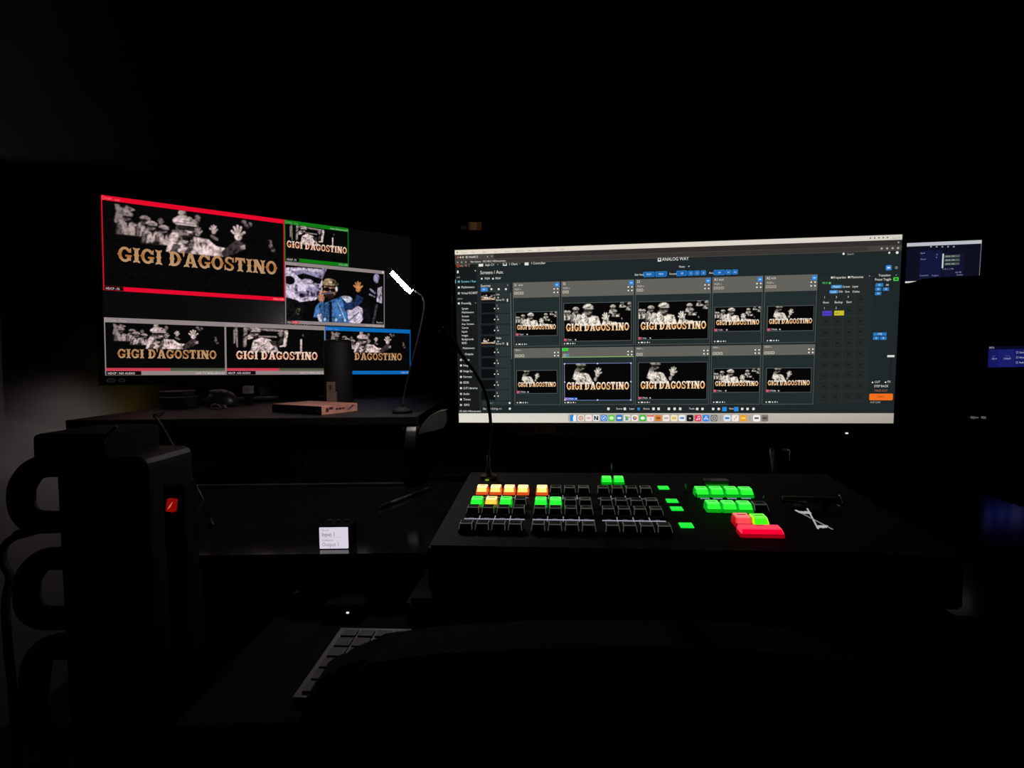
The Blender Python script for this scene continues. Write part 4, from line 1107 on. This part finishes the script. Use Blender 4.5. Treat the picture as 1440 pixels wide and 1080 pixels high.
# ------------------------------------------------------------------ gooseneck microphone on the console's back margin
bx, by = C(687, 672)
gp = cmx @ Vector((bx, by, 0))
gm = tag(empty('gooseneck_microphone', gp), 'thin black gooseneck microphone rising from the console in front of the monitor', 'microphone')
gd = gp.y
def GP(px, py, dy=0): return at_y(px, py, gd + dy) - gp
bm = lathe(BM(), [(.0125, 0), (.0125, .003), (.0115, .005), (.005, .006), (.0045, .014), (.0028, .017), (.0026, .034)], 24); build('base', bm, mat('gunmetal', (.10, .09, .085), .32, .6), gm, True)
neck = curve([(0, 0, .03), GP(688.5, 625), GP(690, 600), GP(687.5, 572), GP(681, 548), GP(668, 524), GP(653, 504), GP(646, 494)], 8)
bm = BM(); tube(bm, neck, [.0019 if i < 14 else .0026 for i in range(len(neck))], 10); build('neck', bm, mat('neck_coat', (.02, .018, .016), .3), gm, True)
e0 = GP(647, 496); e1 = GP(620, 462); d = (e1 - e0)
bm = BM(); tube(bm, [e0, e0 + d * .15, e0 + d * .3, e0 + d * .9, e1], [.003, .0045, .0065, .0065, .004], 12); build('capsule', bm, MATTE, gm, True)
q = CI @ (gp); x, y = C(685, 676)
bm = BM(); lathe(bm, [(.0030, 0), (.0030, .0012)], 14)
o = build('indicator_light', bm, emit('lime_led', (.45, .9, .05), .35), gm); o.location = (cmx @ Vector((x, y, 0.0005))) - gp

# ------------------------------------------------------------------ small router with its white display, pen, box of the switch, hub
p = at_z(469.5, 773, DZ)
rt = tag(empty('router_control_box', p), 'small black box with a glowing white display reading Input 1 and Output 1', 'control box')
build('case', box(BM(), -.022, .022, .002, .035, .0005, .0325, .002), CLOTH, rt)
build('display_panel', box(BM(), -.0195, .0195, 0, .003, .0014, .0305, .0005), emit('lcd_white', (.86, .80, .93), .80), rt)
cv = Canvas()
pu, gyc = rgb('#4a4160'), rgb('#7a7686')
cv.text(-.0160, .0262, 'Source', .0042, gyc, 1); cv.text(-.0160, .0190, 'Input 1', .0078, pu, 1); cv.rect(-.0165, .0172, .012, .0174, gyc, 1)
cv.text(-.0160, .0122, 'Destination', .0040, gyc, 1); cv.text(-.0160, .0050, 'Output 1', .0076, gyc, 1)
o = cv.build('display_text', rt, FINE); o.location = (0, -.0003, 0)
bm = BM()
for k in range(3): lathe(bm, [(.003, 0), (.003, .002), (.002, .003)], 12, (-.012 + k * .012, .02, .0325))
build('push_button', bm, MATTE, rt)

a, b = at_z(533, 713, DZ + .004), at_z(606, 686, DZ + .004)
pn = tag(empty('pen', (a + b) / 2), 'slim dark pen with silver barrel lying on the desk', 'pen')
d = b - a; c = (a + b) / 2
for nm, t0, t1, r, m in (('barrel', .20, .58, .0028, SILVER), ('grip', 0.03, .20, .0030, BLACK), ('cap', .58, 1.0, .0032, BLACK), ('tip', 0, .03, .0018, CHROME), ('clip', .84, .92, .0036, SILVER)):
    bm = BM(); tube(bm, [a + d * t0 - c, a + d * t1 - c], r, 10); build(nm, bm, m, pn)

p = Vector((at_y(489, 863, .617).x, .617, TRAYZ))
hb = tag(empty('usb_hub', p), 'small dark hub with a tiny white light behind the keyboard', 'hub')
build('shell', box(BM(), -.03, .02, 0, .03, .0005, .018, .003), CLOTH, hb)
build('indicator_light', box(BM(), -.0016, .0016, -.0008, .001, .0075, .0096, .0003), emit('led_bluewhite', (.75, .95, 1.0), 1.0), hb)

# ------------------------------------------------------------------ keyboard on the tray
kb0 = at_z(482, 882, TRAYZ + .012)
kyaw = math.atan2(0.006, 1)
kb = tag(empty('computer_keyboard', Vector((kb0.x, kb0.y, TRAYZ))), 'silver computer keyboard with dark keys on the tray below the desk', 'keyboard')
kb.rotation_euler = (0, 0, -.06)
KLEN, KDEP = .280, .115
bm = prism(BM(), [(0, .0), (-KDEP, .0), (-KDEP, .006), (0, .0105)], -.002, KLEN, 'x')
for v in bm.verts: v.co = Vector((v.co.x, v.co.y, v.co.z + .0008))
build('frame', bm, mat('aluminium', (.10, .097, .09), .5, .2), kb)
kp = None
for r in range(6):
    n = 14 if r else 14
    for c in range(n):
        y1 = -.006 - r * .0182; dd = .0155 if r else .012
        if r: y1 += .003
        bm = None
        zz = .0105 + .0008 - (.0045 / KDEP) * abs(y1 - dd / 2)
        if kp is None:
            b_ = BM(); box(b_, -.0078, .0078, -.5, .5, 0, .0022, .0)
            kp = bpy.data.meshes.new('keyboard_key'); b_.to_mesh(kp); b_.free(); kp.materials.append(mat('keyboard_key', (.022, .021, .020), .6))
        x = .004 + .0088 + c * .0193
        wd = 1.07
        o = link_mesh('key_cap', kp, None, kb, loc=(x, y1 - dd / 2, zz - .0004)); o.scale = (wd, dd, 1)

# ------------------------------------------------------------------ chair back in the foreground, in front of the keyboard
ch = tag(empty('office_chair', (0.06, .20, 0)), 'black padded chair back standing close in the dark foreground', 'chair')
bm = BM()
prof = [(-.225, .45), (-.225, .74), (-.215, .777), (-.195, .792), (-.165, .8005), (-.12, .8065), (-.05, .810), (.05, .810), (.12, .8065), (.165, .8005), (.195, .792), (.215, .777), (.225, .74), (.225, .45)]
prism(bm, prof, .165, .205, 'y')
bmesh.ops.bevel(bm, geom=list(bm.edges), offset=.008, segments=2, affect='EDGES')
build('backrest', bm, CLOTH, ch)
build('seat', box(BM(), -.24, .24, -.30, .13, .40, .47, .03, 3), CLOTH, ch)
build('gas_lift', lathe(BM(), [(.03, .08), (.03, .40)], 14), BLACK, ch)
for k in range(5):
    t = k * 2 * math.pi / 5; bm = BM(); tube(bm, [(0, 0, .10), (.26 * math.cos(t), .26 * math.sin(t), .06)], [.025, .014], 8); lg = build('leg', bm, BLACK, ch)
    bm = BM(); tube(bm, [(.26 * math.cos(t) - .012, .26 * math.sin(t), .028), (.26 * math.cos(t) + .012, .26 * math.sin(t), .028)], .027, 12); build('caster', bm, RUBBER, lg)

# ------------------------------------------------------------------ riser under the display, with what stands on it
SFY = 1.05
sx0, sx1 = at_y(262, 585, SFY).x - .25, at_y(586, 585, SFY).x
rs = tag(empty('desk_riser', ((sx0 + sx1) / 2, SFY, DZ)), 'long black desk riser carrying the television and small items', 'shelf')
rx = (sx0 + sx1) / 2; hw = (sx1 - sx0) / 2
build('top_board', box(BM(), -hw, hw, 0, .72, SZ - DZ - .018, SZ - DZ, .002), SHELF, rs)
for a, b in ((-hw, -hw / 3), (-hw / 3, hw / 3), (hw / 3, hw - .025)):
    build('front_panel', box(BM(), a + .002, b - .002, .006, .022, .004, SZ - DZ - .020, .002), BLACK, rs)
build('side_board', box(BM(), -hw, -hw + .018, .0, .70, .0, SZ - DZ - .018, .002), BLACK, rs)
build('base_rail', box(BM(), -hw + .02, hw - .03, -.002, .02, .0, .006, .001), mat('rail_grey', (.06, .06, .06), .3), rs)
# rounded end cheek
bm = BM(); h = SZ - DZ
prof = [(-.02, 0), (.36, 0), (.36, h - .005)] + [(.05 - .07 * math.sin(t) , h - .06 + .055 * math.cos(t)) for t in [k * math.pi / 2 / 8 for k in range(9)]]
prism(bm, prof, hw - .022, hw, 'x')
bmesh.ops.bevel(bm, geom=[e for e in bm.edges], offset=.0015, segments=1, affect='EDGES')
chk = build('end_cheek', bm, mat('cheek_plastic', (.028, .026, .024), .3), rs)
pp = [at_y(a, b, SFY + .012) for a, b in ((586, 612), (594, 596), (604, 585), (618, 578), (627, 577), (629, 590), (624, 602), (610, 606), (598, 608))]
bm = BM(); prism(bm, [(q.x - rx, q.z - DZ) for q in pp], .012, .04, 'y')
build('bracket_plate', bm, mat('grey_bracket', (.16, .16, .15), .6), rs, label='grey end plate')
for dz in (.07, .105):
    bm = BM(); lathe(bm, [(.003, 0), (.003, .003), (.002, .004)], 10)
    o = build('bolt', bm, SILVER, rs); o.location = (hw + .001, -.012 + .05, h - dz); o.rotation_euler = (0, math.pi / 2, 0)
bm = BM(); tube(bm, [(0, -.003, 0), (.003, -.003, .006)], .003, 8); o = build('corner_stud', bm, CHROME, rs); o.location = (hw - .028, 0, h - .028)

# cylinder loudspeaker
p = at_y(477, 575, 1.292); p.z = SZ
spk = tag(empty('cylinder_speaker', p), 'black upright cylinder speaker in front of the blue bordered video window', 'speaker')
R = 19.0 / 720 * p.y
H = at_y(477, 478, p.y).z - SZ
bm = lathe(BM(), [(R * .9, 0.0005), (R, .006), (R, H - .010), (R * .94, H - .003)], 40); build('grille', bm, mat('speaker_mesh', (.012, .0118, .0125), .7, scale=400, bump=.5), spk, True)
bm = lathe(BM(), [(R * .93, H - .003), (R * .86, H), (R * .5, H - .004)], 40); build('top_cap', bm, mat('cap_gloss', (.015, .015, .016), .2), spk, True)
bm = BM(); tube(bm, [(-.010, -R * .82, H - .0005), (-.004, -R * .87, H - .006), (.004, -R * .87, H - .006), (.010, -R * .82, H - .0005)], .0016, 8); build('carry_loop', bm, GREY, spk, True)
# small brown carton leaning at its foot
p = at_y(466, 575, 1.222); p.z = SZ
ct = tag(empty('small_carton', p), 'narrow brownish carton standing against the foot of the cylinder speaker', 'carton')
k = p.y / 720
bm = box(BM(), -6.5 * k, 6.5 * k, 0, .012, .0005, 25 * k, .001); build('lower_half', bm, mat('carton_brown', (.20, .13, .11), .6), ct)
bm = box(BM(), -5.5 * k - 1 * k, 4.5 * k, .001, .012, 25 * k, 39 * k, .001); up_ = build('upper_half', bm, mat('carton_brown2', (.24, .15, .13), .6), ct)
bm = BM(); prism(bm, [(-.004, 28 * k), (.001, 28 * k), (.002, 34 * k), (-.003, 35 * k)], .0003, .0011, 'y'); build('printed_mark', bm, mat('mark_dark', (.04, .03, .03), .6), up_)

# flat boxed drive
tz = SZ
A0, A1, A2_ = at_z(383, 579.5, tz), at_z(452.5, 584, tz), at_z(485, 577, tz)
e1 = (A1 - A0); e2 = (A2_ - A1); e2 = e2 - e1 * (e2.dot(e1) / e1.dot(e1))
hgt = at_y(452.5, 571.2, A1.y).z - tz
bx_m = Matrix.Translation(A0) @ Matrix.Rotation(math.atan2(e1.y, e1.x), 4, 'Z')
cb = tag(empty('flat_box', mx=bx_m), 'flat box with black front and pinkish orange printed end on the riser', 'box')
L1, L2 = e1.length, e2.length
PINK = mat('pink_carton', (.80, .34, .27), .45); 
build('carton', box(BM(), .0008, L1 - .0008, .0008, L2, .0004, hgt - .0006, .0006), PINK, cb)
build('front_sleeve', box(BM(), 0, L1 - .002, -.0006, .004, .0002, hgt - .001, .0006), mat('sleeve_black', (.018, .016, .018), .3), cb, label='black front side')
bm = BM(); prism(bm, [(L1 * .20, hgt * .45), (L1 * .24, hgt * .8), (L1 * .25, hgt * .5), (L1 * .29, hgt * .8), (L1 * .27, hgt * .4)], -.0010, -.0005, 'y')
box(bm, L1 * .40, L1 * .78, -.0009, -.0005, hgt * .30, hgt * .62); build('front_print', bm, mat('print_grey', (.07, .065, .07), .5), cb)
bm = BM(); prism(bm, [(L1 * .88, hgt * .8), (L1 * .90, hgt * .84), (L1 * .965, hgt * .25), (L1 * .945, hgt * .2)], -.0010, -.0005, 'y'); build('front_mark', bm, mat('mark_white', (.6, .55, .52), .5), cb)
bm = BM()
for a, b, z0, z1 in ((.12, .18, .3, .75), (.20, .30, .55, .8), (.38, .44, .45, .62), (.46, .54, .45, .62), (.56, .62, .45, .62)): box(bm, L1 - .0012, L1 + .0002, L2 * a, L2 * b, hgt * z0, hgt * z1)
build('end_print', bm, mat('mark_brown', (.10, .04, .03), .5), cb)
bm = BM(); prism(bm, [(L2 * .70, hgt * .35), (L2 * .74, hgt * .30), (L2 * .90, hgt * .75), (L2 * .86, hgt * .85)], L1 - .0012, L1 + .0002, 'x'); build('end_logo', bm, mat('mark_violet', (.16, .10, .30), .5), cb)

# mouse with a grey pad, two slim boxes, clip, white adapter
p = at_y(303, 566, 1.325); p.z = SZ
ms = tag(empty('computer_mouse', p), 'black computer mouse with an oval grey top left on the riser', 'mouse')
bm = BM(); bmesh.ops.create_uvsphere(bm, u_segments=28, v_segments=14, radius=1)
for v in bm.verts: v.co = Vector((v.co.x * .042, v.co.y * .030 + .03, max(v.co.z, -.25) * .034 + .0095))
build('shell', bm, mat('mouse_black', (.022, .021, .022), .35), ms, True)
bm = BM(); bmesh.ops.create_uvsphere(bm, u_segments=24, v_segments=10, radius=1)
for v in bm.verts: v.co = Vector((v.co.x * .024 - .004, v.co.y * .016 + .022, v.co.z * .006 + .040))
build('top_pad', bm, mat('mouse_grey', (.18, .175, .18), .45), ms, True)
bm = BM(); tube(bm, [(.010 + .004 * math.cos(k * math.pi / 6), .0 + .010, .036 + .004 * math.sin(k * math.pi / 6)) for k in range(12)], .0016, 8, True); build('scroll_wheel', bm, RUBBER, ms, True)
p = at_y(306, 573, 1.27); p.z = SZ
cl = tag(empty('metal_clip', p), 'shiny metal cable clip lying before the black mouse', 'clip')
build('plate', box(BM(), -.022, .020, 0, .014, .0005, .003, .0008), CHROME, cl)
bm = BM(); tube(bm, curve([(-.022, .006, .003), (-.016, .004, .011), (-.004, .004, .012), (.006, .005, .004)], 5), .0016, 8); build('spring', bm, CHROME, cl, True)
bm = BM(); lathe(bm, [(.004, 0), (.004, .005), (.002, .007)], 12, (.014, .006, .003)); build('screw', bm, CHROME, cl, True)
p = at_y(242, 566, 1.29); p.z = SZ
for k, (dx, dy, w_, hh, nm) in enumerate(((.004, 0, .036, .0160, 'bottom'), (0, .002, .034, .0145, 'middle'), (-.004, .004, .031, .0145, 'top'))):
    o = tag(empty('slim_box', p + Vector((dx, dy, (0, .0162, .0309)[k]))), nm + ' of three slim black boxes stacked left of the black mouse', 'box', 'stacked slim boxes')
    build('shell', box(BM(), -w_, w_, 0, .05, .0003, hh, .002), mat('slim_black', (.02, .019, .02), .3), o)
    build('edge_trim', box(BM(), -w_ * .95, w_ * .9, -.0005, .002, hh - .0028, hh - .0004, .0004), mat('trim_grey', (.30, .29, .30), .35) if k else BLACK, o)
p = at_y(347, 560, 1.385); p.z = SZ
wa = tag(empty('plug_adapter', p), 'little white square adapter standing right of the black mouse', 'adapter')
k = p.y / 720
build('case', box(BM(), -6 * k, 6 * k, 0, .018, 16 * k, 27 * k, .0015), mat('adapter_white', (.30, .285, .28), .5), wa)
build('plug', box(BM(), -5 * k, 5 * k, .002, .016, .0005, 16 * k, .001), BLACK, wa)
bm = BM(); box(bm, -2.5 * k, 3 * k, -.0003, .0004, 22 * k, 23 * k); build('print', bm, GREY, wa)

# hanging cable from the riser to the desk
pa = [at_y(218, 585, 1.03), at_y(232, 606, 1.02), at_y(255, 648, 1.00), at_y(276, 684, .97), at_y(290, 712, .94), at_z(299, 738, DZ + .003)]
cbm = tag(empty('hanging_cable', pa[-1]), 'thin black cable sagging from the riser down to the desk', 'cable')
bm = BM(); tube(bm, [q - pa[-1] for q in curve(pa, 8)], .0022, 8); build('cord', bm, mat('cable_sheath', (.06, .055, .055), .3), cbm, True)
bm = BM(); tube(bm, [pa[0] - pa[-1] + Vector((0, .02, .004)), pa[0] - pa[-1]], .005, 10); build('plug', bm, BLACK, cbm)
# roll of tape
p = at_y(240, 652, 1.02); p.z = 0
tz0 = at_y(240, 656, 1.02).z
tp_ = tag(empty('tape_roll', Vector((p.x - .03, .985, DZ))), 'roll of black cloth tape lying on the desk below the riser', 'tape roll')
bm = lathe(BM(), [(.038, .0005), (.058, .0005), (.058, .048), (.038, .048)], 40); build('tape', bm, mat('tape_black', (.02, .02, .02), .25), tp_, True)
bm = lathe(BM(), [(.035, .001), (.038, .001), (.038, .050), (.035, .050)], 40); build('core', bm, mat('tape_core', (.05, .045, .04), .6), tp_, True)

# ------------------------------------------------------------------ gear trolley with loop handles at the left edge of the picture
ty = .56
tr = tag(empty('gear_trolley', (at_y(150, 700, ty).x, ty, 0)), 'dark gear trolley with black loop handles against the dim wall', 'trolley')
o0 = Vector((at_y(150, 700, ty).x, ty, 0))
def TP(px, py, dy=0): return at_y(px, py, ty + dy) - o0
ztop = TP(150, 606).z; xl = TP(98, 700).x; xr = TP(222, 700).x
build('frame_box', box(BM(), xl, xr, -.02, .07, .06, TP(100, 640).z, .014, 4), mat('trolley_black', (.006, .006, .006), .55, spec=.2), tr)
build('top_block', box(BM(), TP(66, 620).x, TP(166, 620).x, -.02, .07, TP(66, 652).z, ztop, .008, 3), CLOTH, tr)
for (a, b, c, d, rr) in ((30, 655, 105, 733, .0125), (38, 785, 105, 868, .0125), (48, 908, 105, 1040, .014)):
    pl = [TP(c, b), TP(a + 26, b + 2), TP(a + 6, b + 20), TP(a, (b + d) / 2), TP(a + 4, d - 14), TP(a + 22, d), TP(c, d)]
    bm = BM(); tube(bm, curve(pl, 6), rr, 12); build('loop_handle', bm, MATTE, tr, True)
for (a, b) in ((150, 612), (158, 705), (156, 812)):
    bm = BM(); tube(bm, curve([TP(a - 6, b + 14, -.021), TP(a, b, -.022), TP(a + 14, b - 12, -.021)], 5), .0016, 8); build('edge_highlight', bm, mat('edge_highlight_grey', (.10, .10, .10), .2), tr, True)  # pale tubes drawn in for the highlights along the rounded black edges
for x in (xl + .025, xr - .025):
    bm = BM(); tube(bm, [(x - .01, .025, .03), (x + .01, .025, .03)], .029, 14); build('caster', bm, RUBBER, tr)
    build('caster_fork', box(BM(), x - .012, x + .012, .015, .035, .03, .07, .002), BLACK, tr)
p = at_y(240, 711, ty - .022)
ps = tag(empty('power_strip', p), 'black power strip with a lit red rocker switch strapped to the gear trolley', 'power strip')
build('body', box(BM(), -.011, .011, .004, .030, -.20, .022, .003), CLOTH, ps)
rk = build('rocker_switch', box(BM(), -.0044, .0044, -.001, .005, -.0068, .0068, .0012), emit('rocker_red', (1.0, .01, .004), .22), ps, label='lit red rocker switch')
rk.rotation_euler = (0, math.radians(9), 0)
bm = BM(); prism(bm, [(-.0022, -.004), (.0004, -.001), (.0024, .0048), (.0002, .0012)], -.0014, -.0008, 'y'); build('lamp_filament', bm, emit('rocker_hot', (1.0, .25, .2), .7), rk)
for q in range(3):
    bm = BM(); lathe(bm, [(.009, 0), (.009, .002), (.007, .002), (.007, .0005)], 20); o = build('socket', bm, MATTE, ps, loc=(0, .004, -.04 - q * .05)); o.rotation_euler = (math.pi / 2, 0, 0)
pl = [at_y(24, 752, .70), at_y(6, 768, .70), at_y(4, 790, .70), at_y(14, 812, .70), at_y(8, 850, .70), at_y(12, 920, .70), at_y(20, 1010, .70)]
pl.append(Vector((pl[-1].x, .70, .004)))
lc = tag(empty('looped_cord', pl[-1]), 'thin dark cord looping down beside the gear trolley', 'cord')
bm = BM(); tube(bm, [q - pl[-1] for q in curve(pl, 6)], .005, 8); build('cord', bm, MATTE, lc, True)
bm = BM(); tube(bm, [pl[0] - pl[-1], pl[0] - pl[-1] + Vector((.03, .0, .008))], .007, 8); build('connector', bm, BLACK, lc)

# ------------------------------------------------------------------ right side: equipment case, laptop on it, cloth, rack unit
RY_ = 1.60
rx0, rx1 = at_y(1262, 500, RY_).x, 2.35
ztop = at_y(1320, 412, RY_ + .1).z
er = tag(empty('equipment_rack', (rx0, RY_, 0)), 'tall dark equipment rack at the right behind the monitor', 'rack')
W = rx1 - rx0
build('side_panel', box(BM(), 0, .02, 0, .55, .0, ztop, .003), MATTE, er); build('side_panel', box(BM(), W - .02, W, 0, .55, .0, ztop, .003), MATTE, er)
build('top_panel', box(BM(), .02, W - .02, 0, .55, ztop - .02, ztop, .003), MATTE, er); build('back_panel', box(BM(), .02, W - .02, .53, .55, .0, ztop - .02), MATTE, er)
build('bottom_panel', box(BM(), .02, W - .02, 0, .53, 0, .03), MATTE, er)
bl = at_y(1388, 480, RY_); 
ux0 = .024; uz0 = at_y(1400, 525, RY_).z; uz1 = at_y(1400, 478, RY_).z
def blank(z0, z1): return build('blank_panel', box(BM(), .022, W - .022, .004, .012, z0, z1, .001), MATTE, er)
blank(uz1 + .004, ztop - .024); zk = at_y(1375, 600, RY_).z; zk2 = at_y(1375, 574, RY_).z
blank(zk2 + .004, uz0 - .004); blank(.034, zk - .004)
ru = tag(empty('rack_processor', Vector((rx0 + .022, RY_ - .004, uz0))), 'rack unit with a deep blue information display at the right edge', 'rack unit')
UW = W - .044; UH = uz1 - uz0
build('face_plate', box(BM(), 0, UW, .002, .012, 0, UH, .001), BLACK, ru); build('chassis', box(BM(), .01, UW - .01, .012, .40, .003, UH - .003), MATTE, ru)
def RL(px, py): q = at_y(px, py, RY_ - .004); return q.x - (rx0 + .022), q.z - uz0
cv = Canvas(); x0, z1 = RL(1390, 487); x1, z0 = RL(1475, 516); k = RY_ / 720
cv.rect(x0, z0, x1, z1, rgb('#060a22'), 1); cv.rect(x0, z0 + .001, x1, RL(1390, 491.5)[1], rgb('#15195c'), 2); cv.rect(x0 + 14 * k, z0 + .001, x0 + 37 * k, RL(1390, 491.5)[1], rgb('#191e68'), 3)
cv.text(x0 + 1 * k, z1 - 3.2 * k, 'INFO', 3.6 * k, rgb('#b9bccc'), 3)
cv.text(x0 + 5 * k, z1 - 14.5 * k, 'Input', 2.6 * k, rgb('#5a60a8'), 4); cv.text(x0 + 4.5 * k, z1 - 18.6 * k, '12G A', 3.4 * k, rgb('#a9add6'), 4)
cv.text(x0 + 24 * k, z1 - 14.5 * k, 'Format', 2.6 * k, rgb('#5a60a8'), 4); cv.text(x0 + 21.5 * k, z1 - 18.6 * k, '2160p50', 3.4 * k, rgb('#a9add6'), 4)
for j in range(3): cv.border(x0 + 39 * k, z1 - (10.5 + 7 * j) * k, x0 + 42 * k, z1 - (7.5 + 7 * j) * k, .5 * k, rgb('#8a8fc0'), 4); cv.text(x0 + 43.5 * k, z1 - (10.2 + 7 * j) * k, ('Genlock', 'Network', 'Audio')[j], 3.4 * k, rgb('#c0c3e0'), 4)
cv.build('display', ru, label='deep blue information display')
kk = tag(empty('rack_amplifier', Vector((rx0 + .022, RY_ - .004, zk))), 'dark rack unit with small shiny silver knobs low at the right', 'rack unit')
build('face_plate', box(BM(), 0, UW, .002, .012, 0, zk2 - zk, .001), BLACK, kk); build('chassis', box(BM(), .01, UW - .01, .012, .40, .003, zk2 - zk - .003), MATTE, kk)
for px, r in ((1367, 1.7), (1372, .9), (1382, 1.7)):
    q = at_y(px, 587, RY_ - .004); bm = BM(); tube(bm, [(q.x - rx0 - .022, -.008, q.z - zk), (q.x - rx0 - .022, .003, q.z - zk)], r * k, 12); build('knob', bm, emit('knob_glint', (.8, .8, .75), .10, 'NONE', .4), kk, True)  # glint on the silver knobs put in as weak emission

# laptop on the rack
LY = 1.89
lc_ = at_y(1326, 372, LY)
lpz = ztop
lap = tag(empty('laptop', Vector((lc_.x, LY, lpz))), 'open laptop with a dark blue screen standing on top of the equipment rack', 'laptop')
k = LY / 720
lm = frame_matrix(Vector((0, 0, 0)), .16, .05)
def LPc(px, py): q = on_plane(px, py, Vector((lc_.x, LY, lpz)), (lm.to_3x3() @ Vector((0, 1, 0))).normalized()) - Vector((lc_.x, LY, lpz)); q = lm.inverted() @ q; return q.x, q.z
lid = empty('lid', mx=lm); lid.parent = lap
xL, zT = LPc(1275, 342); xR, _ = LPc(1380.5, 340); zB = LPc(1275, 398)[1]
build('lid_shell', box(BM(), xL - .006, xR + .006, .001, .008, min(.004, zB - .01), zT + .006, .002), BLACK, lid)
cv = Canvas()
cv.rect(xL, zB, xR, zT, rgb('#0e1020'), 1); cv.rect(xL, zT - .0125, xR, zT, rgb('#b9bcc4'), 2); cv.rect(xL, zT - .0165, xR, zT - .0125, rgb('#14151f'), 2)
cv.rect(xL, zB, xR, zB + .006, rgb('#d6d6da'), 3); cv.rect(xR - .0016, zB, xR, zT - .012, rgb('#7d8088'), 3)
cv.rect(*LPc(1292, 396), *LPc(1325, 352), rgb('#14173a'), 2); cv.rect(*LPc(1326, 396), *LPc(1356, 356), rgb('#12142e'), 2)
x, z = LPc(1324, 377); cv.rect(x, z, x + .005, LPc(1324, 357)[1], rgb('#c6c9d2'), 4)
for j in range(3):
    x, z = LPc(1328, 362.5 + 5.3 * j); cv.rect(x, z, LPc(1349.5, 362)[0], z + .0085, rgb('#4c5a52'), 4); cv.text(x + .003, z + .002, 'CH A   OK', .0075, rgb('#b8c4bc'), 5)
for px, py, t in ((1294, 357, 'Inputs'), (1294, 365.5, 'Output'), (1316, 359, '12'), (1316, 363, '8'), (1325, 379.5, 'A  B  [  ]  ON'), (1343, 384, 'OK OK'), (1293, 388.5, 'Connected'), (1310, 388.5, 'Program'), (1345, 387.5, 'Preview')):
    x, z = LPc(px, py); cv.text(x, z, t, .0075, rgb('#8f94b4'), 5)
for j in range(5): cv.disc(*LPc(1309 + 8 * j, 347), .0028, rgb('#9a9db0'), 5, 8)
cv.build('screen_picture', lid)
build('base', box(BM(), xL - .006, xR + .006, -.19, .0, .0005, .012, .003), BLACK, lap)
# bunched cloth hiding the lower part of the laptop
CYL = 1.60
cl_ = tag(empty('draped_cloth', (rx0, CYL, ztop)), 'black cloth bunched over the front top of the equipment rack', 'cloth')
edge = [(1258, 402), (1273, 399), (1288, 395.5), (1296, 392.5), (1310, 390.5), (1345, 389), (1378, 387.5), (1400, 381), (1420, 374), (1445, 368), (1480, 366), (1520, 372)]
bm = BM(); rows = []
for px, py in edge:
    a = at_y(px, py, CYL); x = a.x - rx0; z = max(.004, a.z - ztop)
    rw = []
    for t in range(9):
        s = t / 8.0
        yy = -.045 + .085 * s
        zz = z * math.sin(math.pi * min(1, max(0, (s - .02) / .96))) ** .55
        rw.append((x, yy, max(.001, zz)))
    rows.append([bm.verts.new(q) for q in [(x, -.045, -.05)] + rw])
for a, b in zip(rows, rows[1:]):
    for i in range(len(a) - 1): bm.faces.new((a[i], a[i + 1], b[i + 1], b[i]))
o = build('cloth', bm, CLOTH, cl_, True)
sm = o.modifiers.new('thickness', 'SOLIDIFY'); sm.thickness = .003

# ------------------------------------------------------------------ far small things in the dark
kx = 3.19 / 720; q = at_y(668, 318, 3.19)
fb = tag(empty('brown_wall_plate', Vector((q.x, 3.196, q.z))), 'brown plate with an added faint glow above the monitor on the back wall', 'display')
build('plate', box(BM(), -20 * kx, 22 * kx, -.012, 0, -6.5 * kx, 6.5 * kx, .003), BLACK, fb)
build('plate_face_glow', box(BM(), -9 * kx, 9 * kx, -.014, -.011, -6 * kx, 5.5 * kx, .002), emit('brown_plate_glow', (1.0, .42, .12), .018, 'NONE'), fb)  # brown label plate; faint emission added in place of light falling on it
build('plate_centre_glow', box(BM(), -6 * kx, 2.5 * kx, -.016, -.013, -5 * kx, 4.5 * kx, .002), emit('brown_plate_glow_bright', (1.0, .55, .25), .035, 'NONE'), fb)
build('plate_mark_glow', box(BM(), -19 * kx, -12 * kx, -.014, -.011, -5 * kx, 1 * kx, .002), emit('brown_plate_glow_faint', (1.0, .42, .12), .008, 'NONE'), fb)
q = at_y(1141, 285, 3.19)
tg = tag(empty('wall_pennant', Vector((q.x, 3.197, q.z))), 'small grey triangular scrap on the back wall above the monitor', 'wall tag')
bm = BM(); prism(bm, [(-10 * kx, -1 * kx), (8 * kx, 6 * kx), (9 * kx, -6 * kx)], -.006, 0, 'y'); build('flap', bm, GREY, tg)
bm = BM(); prism(bm, [(3 * kx, 4.5 * kx), (8 * kx, 6.5 * kx), (8 * kx, 5 * kx)], -.008, -.005, 'y'); build('fold', bm, WHITEP, tg)

# tumbler behind the console
p = at_z(1096, 690, DZ)
tm = tag(empty('glass_tumbler', Vector((at_y(1096, 650, .86).x, .86, DZ))), 'small smoked glass tumbler standing dimly behind the console', 'tumbler')
h1 = at_y(1096, 632, .86).z - DZ
bm = lathe(BM(), [(.013, .0005), (.0165, h1), (.0150, h1), (.0118, .006)], 28); build('glass', bm, mat('smoked_glass', (.02, .022, .018), .12), tm, True)
